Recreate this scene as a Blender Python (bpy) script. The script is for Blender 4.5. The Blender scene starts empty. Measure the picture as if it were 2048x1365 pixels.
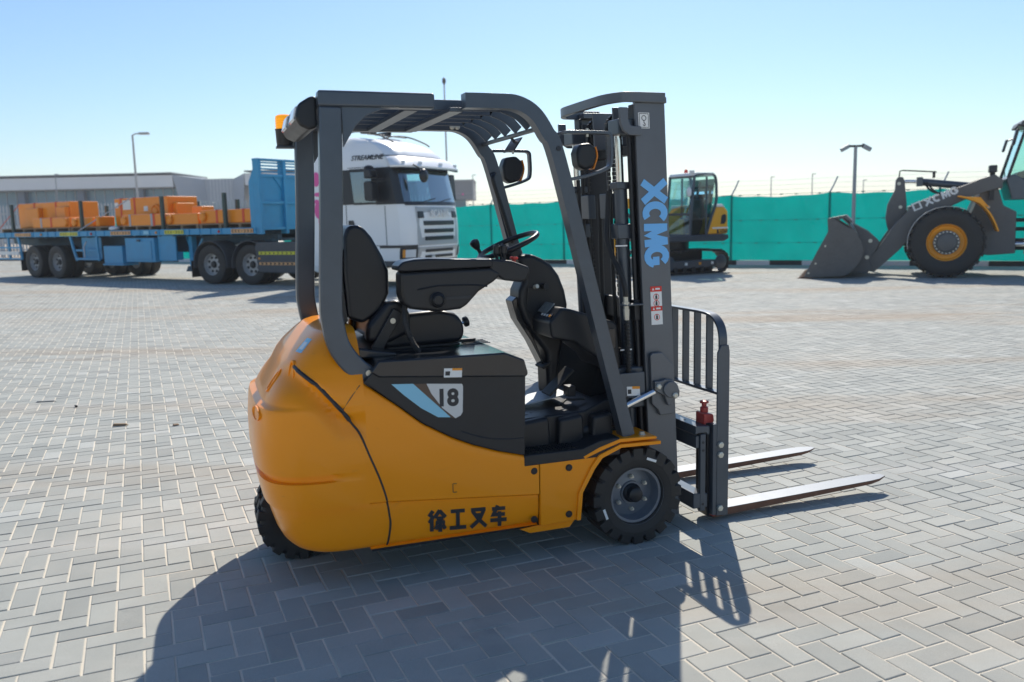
import bpy, bmesh, math, random
from mathutils import Vector, Matrix
random.seed(7)
R = math.radians
sc = bpy.context.scene
COL = sc.collection

# ------------------------------------------------------------------ camera
def cam_basis(pitch, roll):
    cp, sp = math.cos(pitch), math.sin(pitch)
    r, f, u = Vector((1, 0, 0)), Vector((0, cp, -sp)), Vector((0, sp, cp))
    c, s = math.cos(roll), math.sin(roll)
    return c * r + s * u, -s * r + c * u, f
cr, cu, cf = cam_basis(R(8.06), R(-1.32))
cam = bpy.data.cameras.new('camera')
cam.lens, cam.sensor_width, cam.clip_end = 30.0, 36.0, 2000
cam.dof.use_dof = True
cam.dof.focus_distance = 4.6
cam.dof.aperture_fstop = 2.6
camo = bpy.data.objects.new('camera', cam)
COL.objects.link(camo)
camo.matrix_world = Matrix(((cr.x, cu.x, -cf.x, 0), (cr.y, cu.y, -cf.y, 0), (cr.z, cu.z, -cf.z, 1.504), (0, 0, 0, 1)))
sc.camera = camo

# ------------------------------------------------------------------ sky, sun, exposure
SUN_EL, SUN_AZ = R(41), R(9)            # azimuth measured from +Y (straight ahead) to the right
w = bpy.data.worlds.new('World'); sc.world = w; w.use_nodes = True
nt = w.node_tree; nt.nodes.clear()
sky = nt.nodes.new('ShaderNodeTexSky'); sky.sky_type = 'NISHITA'; sky.sun_disc = False
sky.sun_elevation = SUN_EL; sky.sun_rotation = SUN_AZ
sky.altitude = 0; sky.air_density = 1.15; sky.dust_density = 0.3; sky.ozone_density = 6.5
bg = nt.nodes.new('ShaderNodeBackground'); bg.inputs['Strength'].default_value = 0.060
wo = nt.nodes.new('ShaderNodeOutputWorld')
nt.links.new(sky.outputs[0], bg.inputs[0]); nt.links.new(bg.outputs[0], wo.inputs[0])
sun = bpy.data.lights.new('sun', 'SUN'); sun.energy = 2.5; sun.angle = R(0.53); sun.color = (1, 0.93, 0.82)
suno = bpy.data.objects.new('sun', sun); COL.objects.link(suno)
sd = Vector((math.sin(SUN_AZ) * math.cos(SUN_EL), math.cos(SUN_AZ) * math.cos(SUN_EL), math.sin(SUN_EL)))
suno.rotation_euler = sd.to_track_quat('Z', 'Y').to_euler()
suno.location = (5, 30, 30)
sc.view_settings.view_transform = 'Standard'; sc.view_settings.look = 'None'
sc.view_settings.exposure = 1.15; sc.view_settings.gamma = 1
sc.render.engine = 'CYCLES'
sc.cycles.use_denoising = True
sc.cycles.max_bounces = 8; sc.cycles.transparent_max_bounces = 12
sc.cycles.sample_clamp_indirect = 6

# ------------------------------------------------------------------ materials
MATS = {}
def mat(name, col, rough=0.5, metal=0.0, var=0.10, scale=6.0, bump=0.0, bscale=60.0, coat=0.0, dust=0.0, spec=0.5,
        dustcol=(0.42, 0.37, 0.29), emit=0.0, scuff=0.0):
    m = bpy.data.materials.new(name); m.use_nodes = True
    t = m.node_tree; b = t.nodes['Principled BSDF']; L = t.links.new
    tc = t.nodes.new('ShaderNodeTexCoord')
    n = t.nodes.new('ShaderNodeTexNoise'); n.inputs['Scale'].default_value = scale; n.inputs['Detail'].default_value = 6
    n.inputs['Roughness'].default_value = 0.62
    L(tc.outputs['Object'], n.inputs['Vector'])
    mx = t.nodes.new('ShaderNodeMix'); mx.data_type = 'RGBA'
    mx.inputs['A'].default_value = (*[c * (1 - var) for c in col], 1)
    mx.inputs['B'].default_value = (*[min(1, c * (1 + var)) for c in col], 1)
    L(n.outputs['Fac'], mx.inputs['Factor'])
    out = mx.outputs['Result']
    if dust > 0:
        g = t.nodes.new('ShaderNodeNewGeometry'); sx = t.nodes.new('ShaderNodeSeparateXYZ'); L(g.outputs['Normal'], sx.inputs[0])
        n2 = t.nodes.new('ShaderNodeTexNoise'); n2.inputs['Scale'].default_value = 17; n2.inputs['Detail'].default_value = 8
        L(tc.outputs['Object'], n2.inputs['Vector'])
        mr = t.nodes.new('ShaderNodeMapRange'); mr.inputs['From Min'].default_value = -0.4; mr.inputs['From Max'].default_value = 1.0
        mr.inputs['To Min'].default_value = 0.15; mr.inputs['To Max'].default_value = 1.0
        L(sx.outputs['Z'], mr.inputs['Value'])
        mu = t.nodes.new('ShaderNodeMath'); mu.operation = 'MULTIPLY'; L(mr.outputs[0], mu.inputs[0]); L(n2.outputs['Fac'], mu.inputs[1])
        mv = t.nodes.new('ShaderNodeMath'); mv.operation = 'MULTIPLY'; mv.use_clamp = True; mv.inputs[1].default_value = dust
        L(mu.outputs[0], mv.inputs[0])
        m2 = t.nodes.new('ShaderNodeMix'); m2.data_type = 'RGBA'; L(mv.outputs[0], m2.inputs['Factor'])
        L(out, m2.inputs['A']); m2.inputs['B'].default_value = (*dustcol, 1); out = m2.outputs['Result']
    if scuff > 0:
        mp = t.nodes.new('ShaderNodeMapping'); mp.inputs['Scale'].default_value = (9, 9, 30); L(tc.outputs['Object'], mp.inputs[0])
        n3 = t.nodes.new('ShaderNodeTexNoise'); n3.inputs['Scale'].default_value = 1.0; n3.inputs['Detail'].default_value = 10; n3.inputs['Roughness'].default_value = 0.75; L(mp.outputs[0], n3.inputs['Vector'])
        r3 = t.nodes.new('ShaderNodeMapRange'); r3.inputs['From Min'].default_value = 0.60; r3.inputs['From Max'].default_value = 0.72; r3.inputs['To Max'].default_value = scuff; L(n3.outputs['Fac'], r3.inputs['Value'])
        m3 = t.nodes.new('ShaderNodeMix'); m3.data_type = 'RGBA'; L(r3.outputs[0], m3.inputs['Factor']); L(out, m3.inputs['A']); m3.inputs['B'].default_value = (*[c * 0.45 + 0.03 for c in col], 1); out = m3.outputs['Result']
    L(out, b.inputs['Base Color'])
    rr = t.nodes.new('ShaderNodeMapRange'); rr.inputs['To Min'].default_value = max(0.02, rough * 0.8); rr.inputs['To Max'].default_value = min(1, rough * 1.25)
    L(n.outputs['Fac'], rr.inputs['Value']); L(rr.outputs[0], b.inputs['Roughness'])
    b.inputs['Metallic'].default_value = metal
    b.inputs['Specular IOR Level'].default_value = spec
    if coat: b.inputs['Coat Weight'].default_value = coat; b.inputs['Coat Roughness'].default_value = 0.04
    if emit: b.inputs['Emission Color'].default_value = (*col, 1); b.inputs['Emission Strength'].default_value = emit
    if bump:
        nb = t.nodes.new('ShaderNodeTexNoise'); nb.inputs['Scale'].default_value = bscale; nb.inputs['Detail'].default_value = 5
        L(tc.outputs['Object'], nb.inputs['Vector'])
        bp = t.nodes.new('ShaderNodeBump'); bp.inputs['Strength'].default_value = bump; bp.inputs['Distance'].default_value = 0.004
        L(nb.outputs['Fac'], bp.inputs['Height']); L(bp.outputs[0], b.inputs['Normal'])
    MATS[name] = m
    return m
def glass(name, tint, refl=0.12, rough=0.02):
    m = bpy.data.materials.new(name); m.use_nodes = True; t = m.node_tree; t.nodes.clear(); L = t.links.new
    tr = t.nodes.new('ShaderNodeBsdfTransparent'); tr.inputs[0].default_value = (*tint, 1)
    gl = t.nodes.new('ShaderNodeBsdfGlossy'); gl.inputs['Roughness'].default_value = rough; gl.inputs['Color'].default_value = (0.9, 0.95, 1, 1)
    fr = t.nodes.new('ShaderNodeFresnel'); fr.inputs['IOR'].default_value = 1.5
    ad = t.nodes.new('ShaderNodeMath'); ad.operation = 'ADD'; ad.use_clamp = True; ad.inputs[1].default_value = refl; L(fr.outputs[0], ad.inputs[0])
    mx = t.nodes.new('ShaderNodeMixShader'); L(ad.outputs[0], mx.inputs[0]); L(tr.outputs[0], mx.inputs[1]); L(gl.outputs[0], mx.inputs[2])
    o = t.nodes.new('ShaderNodeOutputMaterial'); L(mx.outputs[0], o.inputs[0]); MATS[name] = m
    return m

# forklift paints
mat('yellow', (0.97, 0.310, 0.0), 0.34, var=0.04, scale=2.5, coat=0.30, dust=0.03, bump=0.012, bscale=25, spec=0.22, scuff=0.30)
mat('graphite', (0.070, 0.086, 0.108), 0.30, metal=0.35, var=0.20, scale=10, dust=0.03, bump=0.03, bscale=120)
mat('mastgrey', (0.115, 0.126, 0.142), 0.36, metal=0.3, var=0.16, scale=7, dust=0.03, bump=0.03, bscale=90)
mat('blackplastic', (0.014, 0.016, 0.020), 0.38, var=0.25, scale=12, dust=0.02, bump=0.05, bscale=400, spec=0.38)
mat('hoodblack', (0.012, 0.015, 0.020), 0.15, var=0.2, scale=6, dust=0.02, bump=0.02, bscale=80)
mat('vinyl', (0.012, 0.014, 0.019), 0.32, var=0.2, scale=10, dust=0.015, bump=0.05, bscale=260, spec=0.35)
mat('rubber', (0.013, 0.013, 0.014), 0.58, var=0.35, scale=20, dust=0.08, bump=0.10, bscale=90)
mat('darksteel', (0.018, 0.020, 0.025), 0.42, metal=0.3, var=0.3, scale=15, dust=0.03)
mat('chrome', (0.72, 0.73, 0.75), 0.14, metal=1.0, var=0.05)
mat('zinc', (0.58, 0.56, 0.48), 0.32, metal=0.35, var=0.15, scale=40)
mat('forksteel', (0.15, 0.17, 0.20), 0.50, metal=0.30, var=0.22, scale=18, bump=0.05, bscale=60)
mat('rust', (0.16, 0.075, 0.045), 0.75, var=0.5, scale=25, bump=0.3, bscale=90)
mat('redpaint', (0.40, 0.035, 0.030), 0.40, var=0.25, scale=30, dust=0.2)
mat('redplastic', (0.65, 0.025, 0.015), 0.35, var=0.05)
mat('lettblue', (0.16, 0.47, 0.86), 0.40, var=0.05)
mat('lettblack', (0.012, 0.016, 0.024), 0.40, var=0.1)
mat('white', (0.78, 0.78, 0.76), 0.40, var=0.05)
mat('decalgrey', (0.62, 0.62, 0.60), 0.40, var=0.05)
mat('decalblue', (0.25, 0.56, 0.72), 0.40, var=0.05)
mat('decalbrown', (0.10, 0.06, 0.04), 0.40, var=0.05)
mat('labelorange', (0.80, 0.30, 0.02), 0.4, var=0.04)
mat('amber', (1.0, 0.36, 0.004), 0.18, var=0.12, scale=30, emit=0.25)  # weak glow added to make the beacon lens look brighter
mat('lamporange', (0.85, 0.25, 0.01), 0.25, var=0.1)
mat('footwellshade', (0.006, 0.007, 0.009), 0.8, var=0.2, spec=0.12)  # darker than the black plastic: footwell shade put into the colour
mat('redlens', (0.55, 0.02, 0.02), 0.15, var=0.1)
mat('clearlens', (0.70, 0.72, 0.74), 0.12, var=0.1)
mat('screen', (0.20, 0.21, 0.20), 0.2, var=0.6, scale=60)
# vehicles
mat('cabwhite', (0.90, 0.90, 0.89), 0.30, var=0.03, scale=3, coat=0.3, dust=0.06)
mat('grillesilver', (0.46, 0.47, 0.48), 0.38, metal=0.2, var=0.05)
mat('cabdark', (0.014, 0.017, 0.022), 0.35, var=0.2)
mat('skirtgrey', (0.045, 0.055, 0.070), 0.55, var=0.2, dust=0.3)
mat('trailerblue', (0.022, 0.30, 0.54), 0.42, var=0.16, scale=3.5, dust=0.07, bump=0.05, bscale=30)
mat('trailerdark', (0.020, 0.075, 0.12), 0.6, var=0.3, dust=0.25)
mat('orange', (0.92, 0.27, 0.0), 0.34, var=0.06, scale=3, coat=0.15, dust=0.02, spec=0.35)
mat('strap', (0.75, 0.09, 0.03), 0.6, var=0.1)
mat('strapgrey', (0.45, 0.45, 0.47), 0.6, var=0.1)
mat('wood', (0.30, 0.21, 0.13), 0.8, var=0.35, scale=8, bump=0.2)
mat('stake', (0.035, 0.075, 0.065), 0.6, var=0.5, scale=6, dust=0.45, dustcol=(0.12, 0.055, 0.03))
mat('rimsteel', (0.46, 0.45, 0.44), 0.45, metal=0.3, var=0.2, scale=10, dust=0.1)
mat('rimgrey', (0.16, 0.18, 0.21), 0.36, metal=0.2, var=0.2, scale=14, dust=0.03)
mat('plateorange', (0.70, 0.36, 0.14), 0.45, var=0.06)
mat('plateyellow', (0.66, 0.62, 0.03), 0.4, var=0.06)
mat('pink', (0.80, 0.10, 0.36), 0.35, var=0.06)
mat('loadergrey', (0.095, 0.095, 0.097), 0.45, var=0.14, scale=4, dust=0.22)
mat('bucketgrey', (0.085, 0.085, 0.088), 0.48, metal=0.2, var=0.35, scale=5, dust=0.3, bump=0.06, bscale=30, scuff=0.6)
mat('loaderyellow', (0.95, 0.36, 0.004), 0.38, var=0.06, dust=0.05)
mat('excorange', (0.82, 0.38, 0.010), 0.34, var=0.06, dust=0.10)
mat('edgewhite', (0.60, 0.57, 0.52), 0.8, var=0.2, scale=10)
mat('skin', (0.35, 0.20, 0.13), 0.5, var=0.08)
mat('cloth', (0.60, 0.62, 0.66), 0.8, var=0.08)
glass('windglass', (0.55, 0.86, 0.92), 0.22)
glass('cabglass', (0.55, 0.85, 0.80), 0.06)
glass('mirrorglass', (0.02, 0.02, 0.02), 0.85)
# place
mat('kerbblack', (0.018, 0.020, 0.023), 0.6, var=0.3, dust=0.25)
mat('kerbwhite', (0.80, 0.79, 0.76), 0.65, var=0.12, scale=4, dust=0.15)
mat('concrete', (0.40, 0.39, 0.36), 0.85, var=0.15, scale=3, bump=0.1)
mat('galv', (0.50, 0.52, 0.54), 0.5, metal=0.2, var=0.2, scale=12)
mat('polegrey', (0.40, 0.41, 0.42), 0.5, var=0.1)
mat('fasciagrey', (0.80, 0.80, 0.79), 0.6, var=0.06, scale=0.4)
mat('clad', (0.48, 0.50, 0.52), 0.55, var=0.06, scale=0.5)
mat('claddark', (0.24, 0.25, 0.265), 0.55, var=0.08, scale=0.5)
mat('bandglass', (0.10, 0.22, 0.31), 0.12, var=0.25, scale=0.6)  # lightened glass, distance haze put into the colour
mat('column', (0.13, 0.17, 0.23), 0.5, var=0.1)  # lightened as well, haze mixed into the colour
mat('palisade', (0.42, 0.44, 0.46), 0.5, var=0.12, scale=0.5)

# ------------------------------------------------------------------ helpers
def rot(axis, deg): return Matrix.Rotation(R(deg), 3, axis)
def smooth_path(p, n=6):
    p = [Vector(q) for q in p]; out = []
    for i in range(len(p) - 1):
        a, b, c, d = p[max(i - 1, 0)], p[i], p[i + 1], p[min(i + 2, len(p) - 1)]
        for k in range(n):
            t = k / n
            out.append(0.5 * ((2 * b) + (c - a) * t + (2 * a - 5 * b + 4 * c - d) * t * t + (3 * b - a - 3 * c + d) * t ** 3))
    out.append(p[-1]); return out
def interp(tab, x):
    if x <= tab[0][0]: return tab[0][1]
    for (a, fa), (b, fb) in zip(tab, tab[1:]):
        if x <= b: return fa + (fb - fa) * (x - a) / (b - a)
    return tab[-1][1]
class MB:
    def __init__(s): s.v, s.f = [], []
    def add(s, vs, fs):
        o = len(s.v); s.v += [Vector(q) for q in vs]; s.f += [tuple(i + o for i in q) for q in fs]; return s
    def box(s, c, d, m=None):
        c = Vector(c); h = Vector(d) / 2; vs = []
        for x in (-1, 1):
            for y in (-1, 1):
                for z in (-1, 1):
                    q = Vector((x * h.x, y * h.y, z * h.z)); vs.append(c + (m @ q if m else q))
        return s.add(vs, [(0, 1, 3, 2), (4, 6, 7, 5), (0, 4, 5, 1), (2, 3, 7, 6), (0, 2, 6, 4), (1, 5, 7, 3)])
    def bb(s, x0, x1, y0, y1, z0, z1): return s.box(((x0 + x1) / 2, (y0 + y1) / 2, (z0 + z1) / 2), (abs(x1 - x0), abs(y1 - y0), abs(z1 - z0)))
    def prism(s, poly, lo, hi, ax='y', sh=None):
        n = len(poly)
        def P(a, b, h): return {'y': (a, h, b), 'x': (h, a, b), 'z': (a, b, h)}[ax]
        vs = [P(a, b, lo) for a, b in poly] + [P(a, b, hi) for a, b in poly]
        fs = [tuple(range(n)), tuple(range(2 * n - 1, n - 1, -1))] + [(i, (i + 1) % n, n + (i + 1) % n, n + i) for i in range(n)]
        return s.add(vs, fs)
    def sweep(s, path, w, h, side, closed=False):
        """rectangular bar: h along the fixed side vector, w across"""
        path = [Vector(p) for p in path]; side = Vector(side).normalized(); n = len(path); vs = []
        for i, p in enumerate(path):
            if closed: t = path[(i + 1) % n] - path[i - 1]
            else: t = path[min(i + 1, n - 1)] - path[max(i - 1, 0)]
            t.normalize(); u = side.cross(t); u.normalize()
            for a, b in ((-1, -1), (1, -1), (1, 1), (-1, 1)): vs.append(p + u * a * w / 2 + side * b * h / 2)
        fs = []
        for i in range(n if closed else n - 1):
            j = (i + 1) % n
            for k in range(4): fs.append((i * 4 + k, i * 4 + (k + 1) % 4, j * 4 + (k + 1) % 4, j * 4 + k))
        if not closed: fs += [(3, 2, 1, 0), tuple((n - 1) * 4 + k for k in range(4))]
        return s.add(vs, fs)
    def tube(s, path, r, n=10, closed=False, cap=True):
        path = [Vector(p) for p in path]; m = len(path); vs = []; nrm = None
        for i, p in enumerate(path):
            if closed: t = path[(i + 1) % m] - path[i - 1]
            else: t = path[min(i + 1, m - 1)] - path[max(i - 1, 0)]
            t.normalize()
            if nrm is None:
                a = Vector((0, 0, 1)) if abs(t.z) < 0.9 else Vector((1, 0, 0)); nrm = t.cross(a).normalized()
            nrm = (nrm - t * nrm.dot(t)).normalized(); b = t.cross(nrm)
            rr = r[i] if isinstance(r, (list, tuple)) else r
            for k in range(n):
                an = 2 * math.pi * k / n; vs.append(p + (nrm * math.cos(an) + b * math.sin(an)) * rr)
        fs = []
        for i in range(m if closed else m - 1):
            j = (i + 1) % m
            for k in range(n): fs.append((i * n + k, i * n + (k + 1) % n, j * n + (k + 1) % n, j * n + k))
        if cap and not closed: fs += [tuple(range(n - 1, -1, -1)), tuple((m - 1) * n + k for k in range(n))]
        return s.add(vs, fs)
    def cyl(s, a, b, r, n=20, r2=None): return s.tube([a, b], [r, r if r2 is None else r2], n)
    def lathe(s, prof, o, ax, n=36):
        """prof: (radius, height along ax)"""
        o = Vector(o); ax = Vector(ax).normalized()
        a = Vector((0, 0, 1)) if abs(ax.z) < 0.9 else Vector((1, 0, 0)); u = ax.cross(a).normalized(); v = ax.cross(u); vs = []
        for r_, h_ in prof:
            for k in range(n):
                t = 2 * math.pi * k / n; vs.append(o + ax * h_ + (u * math.cos(t) + v * math.sin(t)) * max(r_, 1e-4))
        fs = []
        for i in range(len(prof) - 1):
            for k in range(n): fs.append((i * n + k, i * n + (k + 1) % n, (i + 1) * n + (k + 1) % n, (i + 1) * n + k))
        return s.add(vs, fs)
    def ball(s, c, r, n=14):
        c = Vector(c); r = Vector(r) if not isinstance(r, (int, float)) else Vector((r, r, r)); prof = []; m = n // 2; vs = []
        for i in range(m + 1):
            t = math.pi * i / m
            for k in range(n):
                p = 2 * math.pi * k / n
                vs.append(c + Vector((r.x * math.sin(t) * math.cos(p), r.y * math.sin(t) * math.sin(p), r.z * math.cos(t))))
        return s.add(vs, [(i * n + k, i * n + (k + 1) % n, (i + 1) * n + (k + 1) % n, (i + 1) * n + k) for i in range(m) for k in range(n)])
    def grid(s, rows):
        n = len(rows[0]); vs = [p for r_ in rows for p in r_]
        return s.add(vs, [(i * n + k, i * n + k + 1, (i + 1) * n + k + 1, (i + 1) * n + k) for i in range(len(rows) - 1) for k in range(n - 1)])
    def ribbon(s, pts, wd, lo, hi, conv):
        """flat stroke of width wd along 2-D pts, extruded lo..hi; conv maps (a, b, h) to 3-D"""
        pts = [Vector((a, b)) for a, b in pts]; n = len(pts); Ls, Rs = [], []
        for i, p in enumerate(pts):
            d0 = (p - pts[i - 1]).normalized() if i else None; d1 = (pts[i + 1] - p).normalized() if i < n - 1 else None
            d = (d0 + d1).normalized() if d0 and d1 else (d0 or d1)
            k = 1 / max(0.5, d.dot(d1 or d0)); nn = Vector((-d.y, d.x)) * wd / 2 * k
            e = Vector((0, 0))
            Ls.append(p + nn + e); Rs.append(p - nn + e)
        poly = Ls + Rs[::-1]; m = len(poly)
        vs = [conv(q.x, q.y, lo) for q in poly] + [conv(q.x, q.y, hi) for q in poly]
        fs = [(i, i + 1, m - 2 - i, m - 1 - i) for i in range(n - 1)]
        fs = fs + [tuple(j + m for j in q[::-1]) for q in fs] + [(i, (i + 1) % m, m + (i + 1) % m, m + i) for i in range(m)]
        return s.add(vs, fs)
    def mesh(s, name, smooth=35):
        me = bpy.data.meshes.new(name); bm = bmesh.new()
        vs = [bm.verts.new(v) for v in s.v]
        for q in s.f:
            q2 = []
            for i in q:
                if i not in q2: q2.append(i)
            if len(q2) > 2:
                try: bm.faces.new([vs[i] for i in q2])
                except ValueError: pass
        bmesh.ops.remove_doubles(bm, verts=bm.verts, dist=1e-6)
        bmesh.ops.recalc_face_normals(bm, faces=bm.faces)
        bm.to_mesh(me); bm.free()
        if smooth:
            for p in me.polygons: p.use_smooth = True
            me.set_sharp_from_angle(angle=R(smooth))
        return me
    def build(s, name, m, parent=None, bevel=0, seg=2, smooth=35, label=None):
        me = s.mesh(name, smooth); me.materials.append(MATS[m] if isinstance(m, str) else m)
        o = bpy.data.objects.new(name, me); COL.objects.link(o)
        if parent: o.parent = parent
        if bevel:
            b = o.modifiers.new('bevel', 'BEVEL'); b.width = bevel; b.segments = seg; b.limit_method = 'ANGLE'; b.angle_limit = R(30)
            b.harden_normals = True; b.use_clamp_overlap = True
        if label: o['label'] = label
        return o
def thing(name, label, cat, loc=(0, 0, 0), rz=0, group=None):
    o = bpy.data.objects.new(name, None); COL.objects.link(o); o.location = loc; o.rotation_euler = (0, 0, R(rz)); o.empty_display_size = 0.2
    o['label'] = label; o['category'] = cat
    if group: o['group'] = group
    return o
def tag(o, label, cat, group=None):
    o['label'] = label; o['category'] = cat
    if group: o['group'] = group
    return o
def copy_tree(o, parent=None, loc=None, rz=None):
    c = o.copy(); COL.objects.link(c); c.parent = parent
    if loc is not None: c.location = loc
    if rz is not None: c.rotation_euler = (0, 0, rz)
    for ch in [q for q in bpy.data.objects if q.parent == o]: copy_tree(ch, c)
    return c
def text(name, s, size, m, parent, org, X, Y, extrude=0.002, offset=0.0, shear=0.0, spacing=1.0):
    cu_ = bpy.data.curves.new(name, 'FONT'); cu_.body = s; cu_.size = size; cu_.extrude = extrude; cu_.offset = offset; cu_.shear = shear
    cu_.align_x = 'CENTER'; cu_.align_y = 'CENTER'; cu_.space_character = spacing; cu_.resolution_u = 4
    t = bpy.data.objects.new(name, cu_); COL.objects.link(t)
    me = bpy.data.meshes.new_from_object(t); bpy.data.objects.remove(t)
    X, Y = Vector(X).normalized(), Vector(Y).normalized(); Z = X.cross(Y)
    me.transform(Matrix(((X.x, Y.x, Z.x, org[0]), (X.y, Y.y, Z.y, org[1]), (X.z, Y.z, Z.z, org[2]), (0, 0, 0, 1))))
    me.materials.clear(); me.materials.append(MATS[m])
    o = bpy.data.objects.new(name, me); COL.objects.link(o); o.parent = parent
    return o
GL = {
 'X': [[(0.02, 0), (0.98, 1)], [(0.02, 1), (0.98, 0)]],
 'C': [[(0.5 + 0.40 * math.cos(R(a)), 0.5 + 0.40 * math.sin(R(a))) for a in range(42, 322, 20)]],
 'M': [[(0.10, 0), (0.16, 1)], [(0.16, 0.95), (0.5, 0.25), (0.84, 0.95)], [(0.84, 1), (0.90, 0)]],
 'G': [[(0.5 + 0.40 * math.cos(R(a)), 0.5 + 0.40 * math.sin(R(a))) for a in range(42, 362, 20)], [(0.94, 0.47), (0.52, 0.47)]],
 'xu': [[(.28, .97), (.05, .72)], [(.33, .74), (.06, .42)], [(.20, .54), (.20, .02)], [(.66, .98), (.36, .64)], [(.64, .96), (.98, .64)], [(.48, .60), (.86, .60)],
        [(.42, .41), (.94, .41)], [(.67, .60), (.67, .06), (.56, .06)], [(.53, .30), (.41, .10)], [(.81, .30), (.95, .10)]],
 'gong': [[(.10, .88), (.90, .88)], [(.50, .88), (.50, .10)], [(.03, .10), (.97, .10)]],
 'cha': [[(.08, .87), (.92, .87)], [(.84, .87), (.58, .40), (.06, .04)], [(.18, .80), (.52, .40), (.96, .04)], [(.50, .70), (.50, .54)]],
 'che': [[(.12, .84), (.90, .84)], [(.46, .99), (.20, .56), (.88, .56)], [(.02, .30), (.98, .30)], [(.56, .70), (.56, .0)]],
}
def glyphs(name, seq, m, parent, org, X, Y, w, h, gap, stroke, t0=0.0004, t1=0.002):
    """heavy stroke lettering laid on a flat face; X is the reading direction, Y the letters' up"""
    X, Y = Vector(X), Vector(Y); Z = X.cross(Y); org = Vector(org)
    for k, g in enumerate(seq):
        mb = MB(); o = org + X * (k * (w + gap))
        for q, st in enumerate(GL[g]):
            mb.ribbon([(a * w, b * h) for a, b in st], stroke, t0, t1 + q * 0.0002, lambda a, b, z, o=o: o + X * a + Y * b + Z * z)
        mb.build(name, m, parent, smooth=0)
def mesh_obj(name, me, parent, loc=(0, 0, 0), rotm=None):
    o = bpy.data.objects.new(name, me); COL.objects.link(o); o.parent = parent; o.location = loc
    if rotm is not None: o.rotation_euler = rotm.to_euler()
    return o
def wheel(parent, c, r, wd, rim, side, tyre='rubber', rimm='rimsteel', lugs=0, lug_h=0.014, nuts=6, hub=True, dish=0.05, nutm='zinc', n=40, sh=0.72, nut_r=0.0, lugw=0.62, nut_s=1.0):
    """road wheel with its axle along y; side=-1: the outer face looks to -y"""
    cx, cy, cz = c; A = Vector((0, side, 0)); h = wd / 2; rt = r - (lug_h if lugs else 0)
    o = Vector((cx, cy, cz))
    prof = [(rim, -h * 0.80), (rim + (rt - rim) * 0.35, -h * 0.97), (rim + (rt - rim) * sh, -h), (rt - 0.012, -h * 0.9), (rt, -h * 0.72), (rt, h * 0.72), (rt - 0.012, h * 0.9),
            (rim + (rt - rim) * sh, h), (rim + (rt - rim) * 0.35, h * 0.97), (rim, h * 0.86), (rim, -h * 0.80)]
    tb = MB(); tb.lathe(prof, o, A, n)
    for k in range(lugs):
        t = 2 * math.pi * k / lugs; m3 = Matrix.Rotation(t, 3, 'Y'); per = 2 * math.pi * r / lugs
        for sd_, ph in ((1, 0.0), (-1, 0.5)):
            t2 = t + ph * 2 * math.pi / lugs; m3 = Matrix.Rotation(t2, 3, 'Y')
            p = o + m3 @ Vector((0, 0, r - 0.030)) + Vector((0, sd_ * side * h * 0.50, 0))
            tb.box(p, (per * lugw, h * 1.0, 0.060), m3)
    t_ = tb.build('wheel', tyre, parent, bevel=0.004 if lugs else 0, seg=1)
    rb = MB(); d = h * 0.86
    rb.lathe([(rim + 0.006, d + 0.004), (rim + 0.004, d - 0.012), (rim - 0.012, d - 0.014), (rim * 0.90, d - dish), (rim * 0.86, d - dish - 0.01), (rim * 0.42, d - dish), (rim * 0.40, d - dish + 0.01), (0.0, d - dish + 0.01)], o, A, n)
    rb.lathe([(rim + 0.006, -d), (rim * 0.9, -d + 0.05), (0, -d + 0.06)], o, A, n)
    rr = rb.build('rim', rimm, t_)
    if hub:
        hb = MB(); hb.lathe([(rim * 0.34, d - dish), (rim * 0.34, d - dish + 0.02), (rim * 0.28, d - dish + 0.028), (rim * 0.26, d - dish + 0.055), (rim * 0.18, d - dish + 0.062), (0, d - dish + 0.062)], o, A, 24)
        hb.build('hub_cap', 'blackplastic' if rimm != 'loaderyellow' else 'loadergrey', t_)
    nr = nut_r or rim * 0.58
    nb = MB(); nb.cyl((0, 0, 0), A * 0.018, rim * 0.075 * nut_s, 6 if nut_s <= 1 else 14); nb.cyl(A * 0.018, A * 0.028, rim * 0.045, 8)
    if nuts:
        me = nb.mesh('wheel_nut'); me.materials.append(MATS[nutm])
        for k in range(nuts):
            t = 2 * math.pi * (k + 0.5) / nuts
            mesh_obj('wheel_nut', me, t_, o + Vector((math.cos(t) * nr, side * (d - dish - 0.002), math.sin(t) * nr)))
    return t_

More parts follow.
